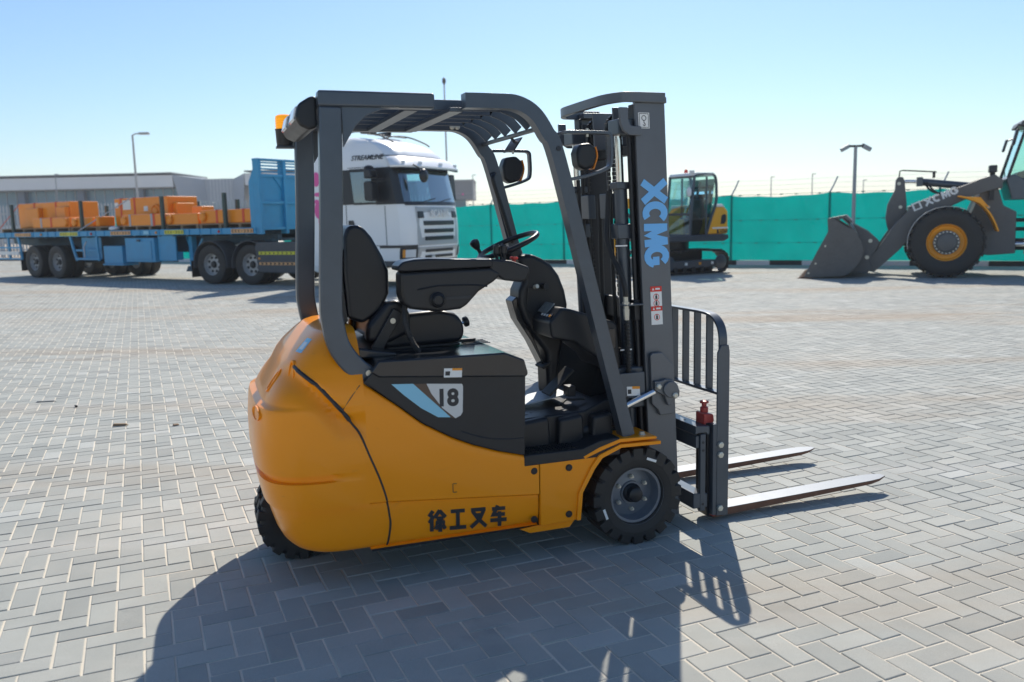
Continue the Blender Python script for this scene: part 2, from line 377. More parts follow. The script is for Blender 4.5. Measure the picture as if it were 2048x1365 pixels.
# ================================================================== the setting
def structure(o): o['kind'] = 'structure'; return o
def paver_material(name, rnd):
    m = bpy.data.materials.new(name); m.use_nodes = True; t = m.node_tree; b = t.nodes['Principled BSDF']; L = t.links.new
    def N(k, **kw):
        n = t.nodes.new(k)
        for a, v in kw.items(): n.inputs[a].default_value = v
        return n
    g = t.nodes.new('ShaderNodeNewGeometry')
    if rnd == 'object': s_ = t.nodes.new('ShaderNodeObjectInfo').outputs['Random']
    else:
        at = t.nodes.new('ShaderNodeAttribute'); at.attribute_name = 'tint'; s_ = at.outputs['Fac']
    def ramp(fac, stops):
        r_ = t.nodes.new('ShaderNodeValToRGB'); e = r_.color_ramp.elements
        e[0].position, e[0].color = stops[0][0], (*stops[0][1], 1); e[1].position, e[1].color = stops[-1][0], (*stops[-1][1], 1)
        for p, c in stops[1:-1]: q = e.new(p); q.color = (*c, 1)
        L(fac, r_.inputs[0]); return r_.outputs[0]
    def mix(f, a, bb_, mode='MIX'):
        x = t.nodes.new('ShaderNodeMix'); x.data_type = 'RGBA'; x.blend_type = mode
        for sock, val in (('Factor', f), ('A', a), ('B', bb_)):
            if hasattr(val, 'is_linked'): L(val, x.inputs[sock])
            elif isinstance(val, tuple): x.inputs[sock].default_value = (*val, 1)
            else: x.inputs[sock].default_value = val
        return x.outputs['Result']
    base = ramp(s_, [(0.0, (0.350, 0.362, 0.335)), (0.3, (0.400, 0.412, 0.378)), (0.7, (0.438, 0.448, 0.408)), (0.93, (0.465, 0.472, 0.428)), (1.0, (0.53, 0.54, 0.50))])
    # patches and streaks across the yard, in metres
    mp = t.nodes.new('ShaderNodeMapping'); mp.inputs['Rotation'].default_value = (0, 0, R(8)); mp.inputs['Scale'].default_value = (0.10, 0.55, 1)
    L(g.outputs['Position'], mp.inputs[0])
    n1 = N('ShaderNodeTexNoise', Scale=1.0, Detail=7.0, Roughness=0.6); L(mp.outputs[0], n1.inputs['Vector'])
    f1 = ramp(n1.outputs['Fac'], [(0.50, (0, 0, 0)), (0.68, (1, 1, 1))])
    base = mix(f1, base, mix(0.60, base, (0.40, 0.28, 0.17)))
    mp2 = t.nodes.new('ShaderNodeMapping'); mp2.inputs['Rotation'].default_value = (0, 0, R(-5)); mp2.inputs['Scale'].default_value = (0.25, 1.6, 1); mp2.inputs['Location'].default_value = (31, 7, 3)
    L(g.outputs['Position'], mp2.inputs[0])
    n2 = N('ShaderNodeTexNoise', Scale=1.0, Detail=6.0, Roughness=0.65); L(mp2.outputs[0], n2.inputs['Vector'])
    f2 = ramp(n2.outputs['Fac'], [(0.57, (0, 0, 0)), (0.75, (1, 1, 1))])
    base = mix(f2, base, mix(0.35, base, (0.62, 0.60, 0.57)))
    n3 = N('ShaderNodeTexNoise', Scale=3.2, Detail=5.0, Roughness=0.6); L(g.outputs['Position'], n3.inputs['Vector'])
    base = mix(ramp(n3.outputs['Fac'], [(0.35, (0.84, 0.84, 0.84)), (0.7, (1.08, 1.08, 1.08))]), (0, 0, 0), base) if False else mix(1.0, base, ramp(n3.outputs['Fac'], [(0.3, (0.86, 0.86, 0.86)), (0.75, (1.0, 1.0, 1.0))]), 'MULTIPLY')
    # fine aggregate and small scuffs
    n4 = N('ShaderNodeTexNoise', Scale=320.0, Detail=3.0, Roughness=0.7); L(g.outputs['Position'], n4.inputs['Vector'])
    base = mix(1.0, base, ramp(n4.outputs['Fac'], [(0.25, (0.72, 0.72, 0.72)), (0.6, (1.0, 1.0, 1.0))]), 'MULTIPLY')
    n5 = N('ShaderNodeTexNoise', Scale=14.0, Detail=8.0, Roughness=0.75); L(g.outputs['Position'], n5.inputs['Vector'])
    base = mix(ramp(n5.outputs['Fac'], [(0.66, (0, 0, 0)), (0.78, (1, 1, 1))]), base, mix(0.4, base, (0.75, 0.74, 0.70)))
    # wind-blown sand lying over the blocks in patches
    n7 = N('ShaderNodeTexNoise', Scale=0.8, Detail=8.0, Roughness=0.68); mp7 = t.nodes.new('ShaderNodeMapping'); mp7.inputs['Location'].default_value = (11.0, 4.0, 0); L(g.outputs['Position'], mp7.inputs[0]); L(mp7.outputs[0], n7.inputs['Vector'])
    base = mix(ramp(n7.outputs['Fac'], [(0.50, (0, 0, 0)), (0.78, (0.45, 0.45, 0.45))]), base, (0.52, 0.47, 0.39))
    # old oil drips, tyre scuffs
    n6 = N('ShaderNodeTexNoise', Scale=1.1, Detail=9.0, Roughness=0.72); mp6 = t.nodes.new('ShaderNodeMapping'); mp6.inputs['Location'].default_value = (5.3, 1.7, 0); L(g.outputs['Position'], mp6.inputs[0]); L(mp6.outputs[0], n6.inputs['Vector'])
    base = mix(ramp(n6.outputs['Fac'], [(0.62, (0, 0, 0)), (0.74, (1, 1, 1))]), base, mix(0.45, base, (0.16, 0.15, 0.14)))
    L(base, b.inputs['Base Color']); b.inputs['Roughness'].default_value = 0.82
    b.inputs['Specular IOR Level'].default_value = 0.35
    bp = t.nodes.new('ShaderNodeBump'); bp.inputs['Strength'].default_value = 0.35; bp.inputs['Distance'].default_value = 0.002
    L(n4.outputs['Fac'], bp.inputs['Height']); L(bp.outputs[0], b.inputs['Normal'])
    MATS[name] = m
paver_material('paver', 'object'); paver_material('paverfield', 'attr')
mat('jointsand', (0.66, 0.60, 0.49), 0.95, var=0.22, scale=3.0, bump=0.4, bscale=300)
mat('desert', (0.46, 0.38, 0.28), 0.95, var=0.2, scale=0.05)

structure(MB().add([(-400, -60, -.06), (400, -60, -.06), (400, 700, -.06), (-400, 700, -.06)], [(0, 1, 2, 3)]).build('ground', 'desert', smooth=0))
# kerb line (fence foot) in world space
KO, KD = Vector((6.724, 26.164, 0)), -29.5
kx, ky = Vector((math.cos(R(KD)), math.sin(R(KD)), 0)), Vector((-math.sin(R(KD)), math.cos(R(KD)), 0))
def kp(a, b, z=0): q = KO + kx * a + ky * b; return Vector((q.x, q.y, z))
yard = structure(MB().add([kp(-45, 0, -.0032), kp(40, 0, -.0032), kp(40, -55, -.0032), kp(-45, -55, -.0032)], [(0, 1, 2, 3)]).build('paved_yard', 'jointsand', smooth=0))
# herringbone pavers, 200 x 100 mm
GY = R(23.4); gc, gs = math.cos(GY), math.sin(GY); GO = Vector((-2.458, 3.945, 0)); U = 0.1
def cell(i, j): return Vector((GO.x + U * (i * gc + j * gs), GO.y + U * (i * gs - j * gc), 0))
def paver_verts(lx, ly, dep):
    a, b = lx / 2, ly / 2; ch = 0.0025
    return [(-a, -b, -dep), (a, -b, -dep), (a, b, -dep), (-a, b, -dep), (-a, -b, -.002), (a, -b, -.002), (a, b, -.002), (-a, b, -.002),
            (-a + ch, -b + ch, 0), (a - ch, -b + ch, 0), (a - ch, b - ch, 0), (-a + ch, b - ch, 0)]
PF = [(8, 9, 10, 11), (4, 5, 9, 8), (5, 6, 10, 9), (6, 7, 11, 10), (7, 4, 8, 11), (0, 1, 5, 4), (1, 2, 6, 5), (2, 3, 7, 6), (3, 0, 4, 7)]
cand = []
for i in range(-400, 420):
    for m_ in range(-140, 140):
        for kind in (0, 1):
            if kind == 0: ci, cj = i + 0.5, i + 4 * m_ + 2.0
            else: ci, cj = float(i), i + 4 * m_ - 0.5
            x = GO.x + U * (ci * gc + cj * gs); y = GO.y + U * (ci * gs - cj * gc)
            if y < 1.7 or abs(x) > 0.66 * y + 1.6: continue
            if (x - KO.x) * ky.x + (y - KO.y) * ky.y > -0.42: continue
            cand.append((y, x, kind))
cand.sort()
def seen(x, y):
    d = Vector((x, y, 0)) - Vector((0, 0, 1.504)); z = d.dot(cf)
    return abs(d.dot(cr) / z) < 0.60 and d.dot(cu) / z > -0.41
SZ = ((0.0920, 0.1930), (0.1920, 0.0930))      # wide sand joints one way, tight ones the other
meshes = []
for kind in (0, 1):
    me = MB().add(paver_verts(*SZ[kind], 0.03), PF).mesh('paver', smooth=0); me.materials.append(MATS['paver']); meshes.append(me)
single, field = [], []
for q in cand:
    (single if len(single) < 300 and seen(q[1], q[0]) else field).append(q)
for y, x, kind in single:
    o = bpy.data.objects.new('paver', meshes[kind]); COL.objects.link(o); o.parent = yard
    o.location = (x + random.gauss(0, .0007), y + random.gauss(0, .0007), random.gauss(0, .0007))
    o.rotation_euler = (random.gauss(0, .004), random.gauss(0, .004), GY + random.gauss(0, .004))
fv, ff, ft = [], [], []
for y, x, kind in field:
    o = len(fv); a = GY + random.gauss(0, .004); c_, s_ = math.cos(a), math.sin(a); tx, ty = random.gauss(0, .004), random.gauss(0, .004); dz = random.gauss(0, .0007)
    far = y > 14
    vs = paver_verts(*SZ[kind], 0.008)
    for p in (vs[4:] if far else vs): fv.append((x + p[0] * c_ - p[1] * s_, y + p[0] * s_ + p[1] * c_, p[2] + dz + p[0] * ty + p[1] * tx))
    for q in (PF[:5] if far else PF): ff.append(tuple(k + o - (4 if far else 0) for k in q))
    ft += [random.random()] * (5 if far else 9)
me = bpy.data.meshes.new('paver_field'); me.from_pydata(fv, [], ff); at = me.attributes.new('tint', 'FLOAT', 'FACE'); at.data.foreach_set('value', ft)
me.materials.append(MATS['paverfield'])
o = bpy.data.objects.new('paver_field', me); COL.objects.link(o); o.parent = yard; o['kind'] = 'stuff'

# gutter strip and painted kerb
structure(MB().add([kp(-45, -.42, -.001), kp(40, -.42, -.001), kp(40, 0.02, -.001), kp(-45, 0.02, -.001)], [(0, 1, 2, 3)]).build('gutter', 'concrete', smooth=0))
kerb = thing('kerb', '', ''); del kerb['label'], kerb['category']; structure(kerb)
kerb.location = KO; kerb.rotation_euler = (0, 0, R(KD))
km = []
for mm in ('kerbwhite', 'kerbblack'):
    me = MB().bb(-.493, .493, 0, .16, -.05, .13).mesh('kerb_block', 0); me.materials.append(MATS[mm]); km.append(me)
for k in range(-34, 22):
    mesh_obj('kerb_block', km[k % 2], kerb, (k * 0.96 + 0.69, random.gauss(0, .004), random.gauss(0, .003)))
structure(MB().add([kp(-45, .16, .10), kp(40, .16, .10), kp(40, 3, .10), kp(-45, 3, .10)], [(0, 1, 2, 3)]).build('verge', 'desert', smooth=0))

# green mesh fence along the kerb
def net_material():
    m = bpy.data.materials.new('greennet'); m.use_nodes = True; t = m.node_tree; t.nodes.clear(); L = t.links.new
    tc = t.nodes.new('ShaderNodeTexCoord'); mp = t.nodes.new('ShaderNodeMapping'); mp.inputs['Rotation'].default_value = (0, R(45), 0); mp.inputs['Scale'].default_value = (30, 30, 30)
    L(tc.outputs['Object'], mp.inputs[0])
    ck = t.nodes.new('ShaderNodeTexChecker'); ck.inputs['Scale'].default_value = 1.0; ck.inputs['Color1'].default_value = (0.000, 0.300, 0.275, 1); ck.inputs['Color2'].default_value = (0.000, 0.335, 0.305, 1)
    L(mp.outputs[0], ck.inputs['Vector'])
    n = t.nodes.new('ShaderNodeTexNoise'); n.inputs['Scale'].default_value = 1.3; n.inputs['Detail'].default_value = 6; L(tc.outputs['Object'], n.inputs['Vector'])
    mr = t.nodes.new('ShaderNodeMapRange'); mr.inputs['To Min'].default_value = 0.75; mr.inputs['To Max'].default_value = 1.2; L(n.outputs['Fac'], mr.inputs['Value'])
    mx = t.nodes.new('ShaderNodeMix'); mx.data_type = 'RGBA'; mx.blend_type = 'MULTIPLY'; mx.inputs['Factor'].default_value = 1
    L(ck.outputs[0], mx.inputs['A']); L(mr.outputs[0], mx.inputs['B'])
    d = t.nodes.new('ShaderNodeBsdfDiffuse'); tr = t.nodes.new('ShaderNodeBsdfTranslucent'); L(mx.outputs['Result'], d.inputs[0]); L(mx.outputs['Result'], tr.inputs[0])
    a = t.nodes.new('ShaderNodeMixShader'); a.inputs[0].default_value = 0.5; L(d.outputs[0], a.inputs[1]); L(tr.outputs[0], a.inputs[2])
    o = t.nodes.new('ShaderNodeOutputMaterial'); L(a.outputs[0], o.inputs[0]); MATS['greennet'] = m
net_material()
mat('fencepost', (0.02, 0.19, 0.16), 0.5, var=0.15)
fence = thing('fence', 'green shade-net fence with angled barbed wire posts along the painted kerb', 'fence', KO, KD)
FP = 2.87; posts = [(-0.10 + FP * k) for k in range(-12, 9)]
pm = MB().cyl((0, 0, .08), (0, 0, 2.12), .032, 10).mesh('post'); pm.materials.append(MATS['fencepost'])
am = MB().tube([(0, 0, 2.10), (.10, .03, 2.30), (.20, .06, 2.55)], .022, 8).mesh('outrigger'); am.materials.append(MATS['galv'])
for x in posts:
    mesh_obj('post', pm, fence, (x, .45, 0)); mesh_obj('outrigger', am, fence, (x, .45, 0))
for a, b in zip(posts, posts[1:]):
    mb = MB(); NX, NZ = 40, 14; ph = random.random() * 6
    rows = []
    for j in range(NZ + 1):
        row = []
        for i in range(NX + 1):
            s_, t_ = i / NX, j / NZ; sag = (0.02 + .05 * ph / 6) * 4 * s_ * (1 - s_) * t_ + .012 * math.sin(17 * s_ + ph) * t_
            row.append(Vector((a - .01 + (b - a + .02) * s_, .39 + .022 * math.sin(ph + 7 * s_ + 3 * t_) + 0.022 * math.sin(23 * s_ + ph + 4 * t_) * t_ + .010 * math.sin(41 * s_ + 9 * t_), .12 + (1.97 - sag) * t_)))
        rows.append(row)
    mb.grid(rows).build('net_panel', 'greennet', fence)
    for dz in (2.10, 1.34, .66):
        rl = MB(); rl.tube([(a, .335, dz), ((a + b) / 2, .335, dz - .012), (b, .335, dz)], .005, 5)
        for k in range(5): xx = a + (b - a) * (k + .5 + random.uniform(-.15, .15)) / 5; rl.bb(xx - .045, xx + .045, .322, .332, dz - .03, dz + .002)
        rl.build('rail', 'fencepost', fence)
    for k in range(3):
        q = (k + 1) / 3.2; MB().tube([(a + .2 * q, .45 + .06 * q, 2.1 + .45 * q), ((a + b) / 2 + .2 * q, .45 + .06 * q, 2.08 + .45 * q), (b + .2 * q, .45 + .06 * q, 2.1 + .45 * q)], .0028, 4).build('barbed_wire', 'galv', fence)

# ------------------------------------------------------------------ poles
def cctv_pole():
    p = thing('camera_pole', 'grey camera pole with two floodlight heads behind the loader bucket', 'pole', (9.55, 23.9, 0), 0)
    MB().cyl((0, 0, 0), (0, 0, 3.30), .055, 14, .045).build('post', 'polegrey', p)
    MB().bb(-.22, .22, -.03, .03, 3.27, 3.33).build('crossarm', 'darksteel', p, .005)
    for s_ in (-1, 1):
        m3 = rot('Y', s_ * 28)
        mb = MB(); mb.box((s_ * .30, -.02, 3.24), (.24, .10, .09), m3); mb.box((s_ * .30, -.02, 3.295), (.28, .13, .015), m3)
        mb.build('camera_housing', 'polegrey', p, .008)
cctv_pole()
def lamp_pole(x, y, h, r, label, head, grp='distant poles'):
    p = thing('lamp_post', label, 'lamp post', (x, y, -.05), 0, grp)
    MB().cyl((0, 0, 0), (0, 0, h), r, 10, r * .6).build('post', 'polegrey', p)
    if head == 'lamp':
        MB().tube([(0, 0, h), (.25, -.05, h + .1), (.6, -.1, h + .1)], r * .5, 8).build('arm', 'polegrey', p)
        MB().bb(.5, 1.2, -.25, .05, h + .02, h + .18).build('lamp_head', 'polegrey', p, .04)
    elif head == 'ball': MB().lathe([(0, h + .9), (.22, h + .7), (.26, h + .3), (.15, h), (.1, h - .1)], (0, 0, 0), (0, 0, 1), 14).build('finial', 'darksteel', p)
    else: MB().bb(-.05, .45, -.08, .08, h - .02, h + .1).build('lamp_head', 'polegrey', p, .02)
lamp_pole(-25.7, 60, 7.9, .10, 'tall grey lamp post behind the left cargo on the trailer', 'lamp')
lamp_pole(-62.5, 120, 9.2, .11, 'thin lamp post in front of the long building at far left', 'arm')
lamp_pole(-8.3, 118, 19.8, .16, 'very tall thin mast with a rounded tip rising above the truck cab', 'ball')
lamp_pole(-4.93, 120, 7.8, .10, 'thin far lamp post just right of the truck cab', 'arm')
lamp_pole(36.4, 120, 6.6, .10, 'thin far lamp post above the fence near the excavator', 'arm')
lamp_pole(42.1, 120, 6.9, .10, 'thin far lamp post above the fence left of the camera pole', 'arm')
lamp_pole(49.2, 120, 5.9, .10, 'short far lamp post above the fence right of the camera pole', 'arm')
lamp_pole(15.6, 120, 6.0, .10, 'short far lamp post above the fence between forklift pillar and mast', 'arm')

# ------------------------------------------------------------------ far buildings
def long_building():
    b = thing('long_building', 'long low pale building with white fascia and dark glass band behind the trailer', 'building', (0, 120, 0), 0)
    def seg(x0, x1):
        MB().prism([(0, 7.15), (0, 8.75), (14, 9.0), (14, 7.15)], x0, x1, 'x').build('fascia', 'fasciagrey', b)
        MB().bb(x0, x1, -.2, 14, 8.95, 9.12).build('roof', 'claddark', b)
        MB().bb(x0, x1, 2.6, 13.8, -.1, 2.4).build('wall', 'fasciagrey', b)
        MB().bb(x0, x1, 2.2, 2.6, 2.4, 7.14).build('glass_band', 'bandglass', b)
        MB().bb(x0, x1, .3, 13, 7.0, 7.14).build('soffit', 'claddark', b)
        k = x0 + 1.5
        while k < x1 - 1:
            MB().bb(k, k + .9, 1.2, 2.1, -.1, 7.0).build('column', 'column', b); k += 8.3
        k = x0 + .8
        while k < x1 - .3:
            MB().bb(k, k + .07, 2.08, 2.195, 2.4, 7.0).build('mullion', 'clad', b); k += 1.38
    seg(-95, -46.4); seg(-36.4, -18)
    # recessed entrance with splayed sides
    MB().bb(-44.5, -37.9, 4.0, 13.9, -.1, 8.30).build('entrance_wall', 'clad', b)
    for s_, xa, xb in ((1, -46.4, -43.4), (-1, -36.4, -39.2)):
        MB().add([(xa, -.02, 8.78), (xb, 3.95, 8.25), (xb + s_ * .8, 3.95, -.1), (xa + s_ * 1.3, 1.9, -.1), (xa, 4.2, 8.78), (xb, 4.4, 8.25), (xb + s_ * .8, 4.4, -.1), (xa + s_ * 1.3, 4.3, -.1)],
                 [(0, 1, 2, 3), (4, 7, 6, 5), (0, 4, 5, 1), (3, 2, 6, 7), (0, 3, 7, 4)]).build('splayed_panel', 'clad', b)
    for k in range(9): MB().bb(-42.6 + k * .48, -42.56 + k * .48, 3.96, 4.02, .2, 8.2).build('cladding_joint', 'fasciagrey', b)
    for k in range(3): MB().bb(-42.3 + k * 1.3, -41.2 + k * 1.3, 3.93, 4.02, 2.3, 3.5).build('window', 'bandglass', b)
long_building()
def sign_building():
    b = thing('grey_building', 'dark grey two-storey box building with white sign letters right of the truck cab', 'building', (-9.1, 124, 0), 0)
    MB().bb(-6, 4.1, 0, 9, 4.6, 7.25).build('upper_storey', 'claddark', b)
    MB().bb(-6, 3.3, .8, 9, -.1, 3.4).build('lower_storey', 'claddark', b)
    MB().bb(-6, 2.9, 1.2, 9, 3.4, 4.6).build('window_band', 'bandglass', b)
    MB().bb(-6.1, 4.2, -.1, 9.1, 7.25, 7.4).build('parapet', 'clad', b)
    text('sign_letters', 'n m e', 1.7, 'white', b, (-.7, -.06, 6.1), (1, 0, 0), (0, 0, 1), .04, .02)
    MB().cyl((2.55, -.1, 5.35), (2.55, .0, 5.35), .16, 14).build('sign_dot', 'pink', b)
sign_building()
def palisade():
    p = thing('palisade_fence', 'pale grey steel picket fence running behind the loaded trailer', 'fence', (-40, 49, -.05), -5)
    mb = MB()
    for k in range(190):
        x = k * .19
        mb.prism([(x, .1), (x + .09, .1), (x + .09, 2.85), (x + .045, 3.0), (x, 2.85)], 0, .03, 'y')
    o = mb.build('picket_row', 'palisade', p, smooth=0); o['kind'] = 'stuff'
    for z in (.5, 2.5): MB().bb(-.2, 36.1, .04, .09, z, z + .07).build('rail', 'palisade', p)
    for k in range(13): MB().bb(k * 2.9, k * 2.9 + .1, .05, .15, -.05, 3.0).build('post', 'palisade', p)
palisade()

# ================================================================== the forklift (x forward, y to its left, z up)
FK = thing('forklift', 'yellow and black three-wheel electric forklift parked in the foreground', 'forklift', (0.586, 3.802, 0), 20)
XR = [(.160, -1.50), (.168, -1.555), (.18, -1.585), (.20, -1.608), (.24, -1.628), (.30, -1.646), (.35, -1.658), (.42, -1.672), (.53, -1.686), (.65, -1.686), (.755, -1.676), (.772, -1.670), (.786, -1.642), (.80, -1.636), (.87, -1.592), (.93, -1.552), (.98, -1.510), (1.03, -1.455), (1.06, -1.415), (1.070, -1.385), (1.076, -1.34)]
BB = [(.160, .455), (.168, .478), (.18, .488), (.20, .495), (.24, .5), (.78, .5), (.84, .492), (.88, .480), (.93, .457), (.98, .425), (1.03, .385), (1.06, .345), (1.070, .315), (1.076, .28)]
SN = 4.2
def body_pt(th, z, off=0.0):
    xr, b = interp(XR, z), interp(BB, z); g = 0.0
    if z < 0.362: g += 0.013
    xa = -1.26 - (-1.26 - xr) * abs(math.sin(th)) ** (2 / SN)
    if xa < -1.27 and z > .5:
        dz = interp([(-1.69, 1.02), (-1.52, .935), (-1.44, .868), (-1.35, .759), (-1.285, .66), (-1.25, .56)], xa) - z
        if dz > 0: g += .034 * math.exp(-((dz - .06) / .045) ** 2) * min(1, (-1.27 - xa) / .1) * max(0, 1 - abs(math.sin(th)) ** 6)
    if 0.474 < z < 0.506: g += 0.017 * min(1, max(0, (min(th, math.pi - th) - .05) / .06))
    c, s_ = math.cos(th), math.sin(th)
    return Vector((-1.26 - (-1.26 - xr - g + off) * abs(s_) ** (2 / SN), .5 - (b - g + off) * math.copysign(abs(c) ** (2 / SN), c), z))
def body_n(th, z):
    e = 1e-3; a = body_pt(th + e, z) - body_pt(th - e, z); b = body_pt(th, z + e) - body_pt(th, z - e); n_ = a.cross(b).normalized()
    q = body_pt(th, z) - Vector((-1.2, .5, .6))
    return n_ if n_.dot(q) > 0 else -n_
zr = sorted(set([.160, .163, .166, .170, .175, .18, .19, .205, .22, .24, .26, .28, .30, .32, .34, .355, .3615, .3625, .37, .40, .43, .46, .470, .4735, .478, .49, .502, .5065, .511, .54, .58] + [.62 + .02 * k for k in range(12)] + [.755, .765, .772, .776, .781, .786, .792] + [.86 + .012 * k for k in range(17)] + [1.06, 1.065, 1.070, 1.074, 1.076]))
NT = 84
rows = [[body_pt(math.pi * k / NT, z) for k in range(NT + 1)] for z in zr]
mb = MB().grid(rows)
mb.add([Vector((-1.26, p.y, p.z)) if k in (0, NT) else p for k, p in enumerate(rows[-1])], [tuple(range(NT + 1))])
for side in (0, NT):
    pass
mb.add([r_[0] for r_ in rows[::1]] + [r_[NT] for r_ in rows[::-1]], [tuple(range(2 * len(rows)))])
mb.add(rows[0], [tuple(range(NT + 1))])
cw = mb.build('counterweight', 'yellow', FK, smooth=40)
ZT = [(-1.26, .866), (-1.2, .818), (-1.127, .762), (-1.026, .677), (-.9, .603), (-.811, .562), (-.7, .522), (-.584, .490), (-.511, .470)]
def side_y(z): return .5 - interp(BB, z)
for flip in (0, 1):
    rows = []
    xs = [-1.26 + (1.26 - .512) * k / 40 for k in range(41)]
    cols = []
    for x in xs:
        zc = interp([(-1.26, .366), (-1.18, .363), (-.5, .303)], x); zt = interp(ZT, x); zb = interp([(-1.26, .160), (-.5, .157)], x)
        zz = [zb, zb + .006, zb + .015, zb + .03, zb + .06, zc - .05, zc - .006, zc + .004, zc + .02] + [zc + .02 + (zt - .012 - zc - .02) * k / 8 for k in range(1, 9)] + [zt - .004, zt]
        col = []
        for q, z in enumerate(zz):
            y = side_y(max(z, .16)) + (.013 if z < zc else 0) + (.004 if q == len(zz) - 2 else .012 if q == len(zz) - 1 else 0)
            if q == 0: y = .03
            col.append(Vector((x, 1 - y if flip else y, z)))
        cols.append(col)
    mb = MB().grid(cols)
    pn = mb.build('side_panel', 'yellow', FK, smooth=40)
    y0, y1 = (-.001, .03) if not flip else (.97, 1.001)
    MB().prism([(-.508, .158), (-.33, .162), (-.312, .291), (-.25, .398), (-.225, .452), (-.40, .462), (-.508, .468)], y0, y1).build('front_side_panel', 'yellow', FK, .006)
    MB().prism([(-.33, .160), (-.508, .157), (-.60, .150), (-.55, .125), (-.36, .125)], y0 + (.02 if not flip else 0), y1 - (.02 if flip else 0)).build('sill_plate', 'yellow', FK, .004)
    # mudguard strip and top plate over the front wheel
    ya, yb = (-.014, .19) if not flip else (.81, 1.014)
    MB().prism([(-.338, .163), (-.326, .291), (-.264, .402), (-.224, .452), (-.118, .490), (.090, .484), (.090, .468), (-.112, .473), (-.208, .436), (-.245, .392), (-.306, .289), (-.318, .163)], ya, yb).build('mudguard', 'yellow', FK, .003)
    MB().prism([(-.30, .452), (-.219, .486), (-.116, .514), (.066, .507), (.078, .500), (.066, .493), (-.116, .4955), (-.21, .468), (-.29, .440)], ya + .008, yb).build('mudguard_plate', 'yellow', FK, .004)
    MB().lathe([(.017, 0), (.017, .003), (.012, .003), (.012, .014), (0, .015)], (.02, .04 if not flip else .96, .508), (0, 0, 1), 6).build('bolt', 'zinc', FK)
    for bx, bz in ((-.534, .414), (-.369, .410), (-.538, .194), (-.372, .196)):
        yy = -.001 if not flip else 1.001; s_ = -1 if not flip else 1
        if bx < -.512: yy += -s_ * .004
        MB().lathe([(.0155, 0), (.0155, .004), (.013, .007), (0, .008)], (bx, yy, bz), (0, s_, 0), 20).build('screw_cap', 'blackplastic', FK)
# seam between counterweight and panel, thick rubber above
def on_body(x, z, off=0.0):
    if x > -1.26: return Vector((x, side_y(z) + (.013 if z < .362 else 0) - off, z))
    xr = interp(XR, z); q = min(1, max(0, (-1.26 - x) / (-1.26 - xr))); th = math.asin(min(1, q ** (SN / 2)))
    return body_pt(th, z, off)
SEAM = [(-1.519, .934), (-1.480, .902), (-1.442, .868), (-1.395, .813), (-1.350, .759), (-1.315, .706), (-1.285, .660), (-1.249, .562), (-1.213, .464), (-1.188, .372), (-1.178, .300), (-1.176, .257), (-1.190, .169)]
sp = [on_body(p.x, p.z, -.001) for p in smooth_path([(a, 0, b) for a, b in SEAM], 5)]
MB().tube(sp, [.0085 if k < 24 else .0045 for k in range(len(sp))], 8).build('body_seam', 'lettblack', FK)
MB().tube([on_body(-1.352, .765, -.0005), on_body(-1.31, .82, -.0005), on_body(-1.275, .86, -.0005)], .0022, 6).build('body_joint', 'lettblack', FK)
def surf_disc(th, z, rx, rz, h, name, m):
    c, n_ = body_pt(th, z), body_n(th, z); u = Vector((0, 0, 1)).cross(n_).normalized(); v = n_.cross(u); mb = MB(); k = 24
    ring = lambda s_, hh: [c + n_ * hh + (u * math.cos(2 * math.pi * q / k) * rx + v * math.sin(2 * math.pi * q / k) * rz) * s_ for q in range(k)]
    mb.add(ring(1, -.01) + ring(1, h) + ring(.86, h) + ring(.8, h - .006), [(a * k + q, a * k + (q + 1) % k, (a + 1) * k + (q + 1) % k, (a + 1) * k + q) for a in range(3) for q in range(k)] + [tuple(3 * k + q for q in range(k))])
    return mb.build(name, m, FK)
surf_disc(.98, .905, .020, .055, .004, 'lifting_hole', 'yellow')
surf_disc(1.35, .865, .020, .055, .004, 'lifting_hole', 'yellow')
surf_disc(1.30, .740, .075, .030, .004, 'tow_recess', 'yellow')
def surf_patch(t0, t1, z0, z1, off, name, m):
    MB().grid([[body_pt(t0 + (t1 - t0) * k / 10, z0 + (z1 - z0) * j / 8, off) for k in range(11)] for j in range(9)]).build(name, m, FK)
surf_patch(.93, 1.18, .985, 1.035, .0015, 'rear_sticker', 'decalblue')
surf_patch(.975, 1.13, .996, 1.022, .0025, 'rear_sticker_panel', 'white')

# chassis core and floor
MB().bb(-1.25, -.345, .05, .95, .14, .44).build('chassis', 'darksteel', FK)
MB().bb(-.35, .06, .20, .80, .12, .47).build('axle_housing', 'darksteel', FK)
MB().prism([(-.580, .44), (-.580, .489), (-.30, .489), (-.215, .516), (-.115, .520), (-.115, .44)], -.004, .165).build('step', 'blackplastic', FK, .006)
MB().prism([(-.580, .44), (-.580, .489), (-.30, .489), (-.215, .516), (-.115, .520), (-.115, .44)], .835, 1.004).build('step', 'blackplastic', FK, .006)
for k in range(14):
    MB().bb(-.56 + k * .018, -.55 + k * .018, .02, .12, .489, .4935).build('tread_bar', 'blackplastic', FK)
MB().prism([(-.60, .45), (-.60, .612), (-.22, .622), (-.12, .66), (.02, .68), (.02, .45)], .15, .85).build('floor_pan', 'blackplastic', FK, .010)
for x0, x1, dy in ((-.575, -.40, .115), (-.372, -.235, .105), (-.21, -.095, .092)):
    MB().prism([(x0, .47), (x0 + .01, .605), (x1 - .01, .618), (x1, .47)], dy, .20).build('floor_bulge', 'blackplastic', FK, .018, 3)
for i in range(9):
    for j in range(9):
        if (i + j) % 2 == 0: MB().lathe([(.006, .612), (.006, .617), (0, .618)], (-.55 + i * .034, .22 + j * .03, 0), (0, 0, 1), 8).build('floor_stud', 'blackplastic', FK)
MB().box((-.335, .42, .650), (.24, .17, .006), rot('Y', -8)).build('floor_plate', 'galv', FK, .002)
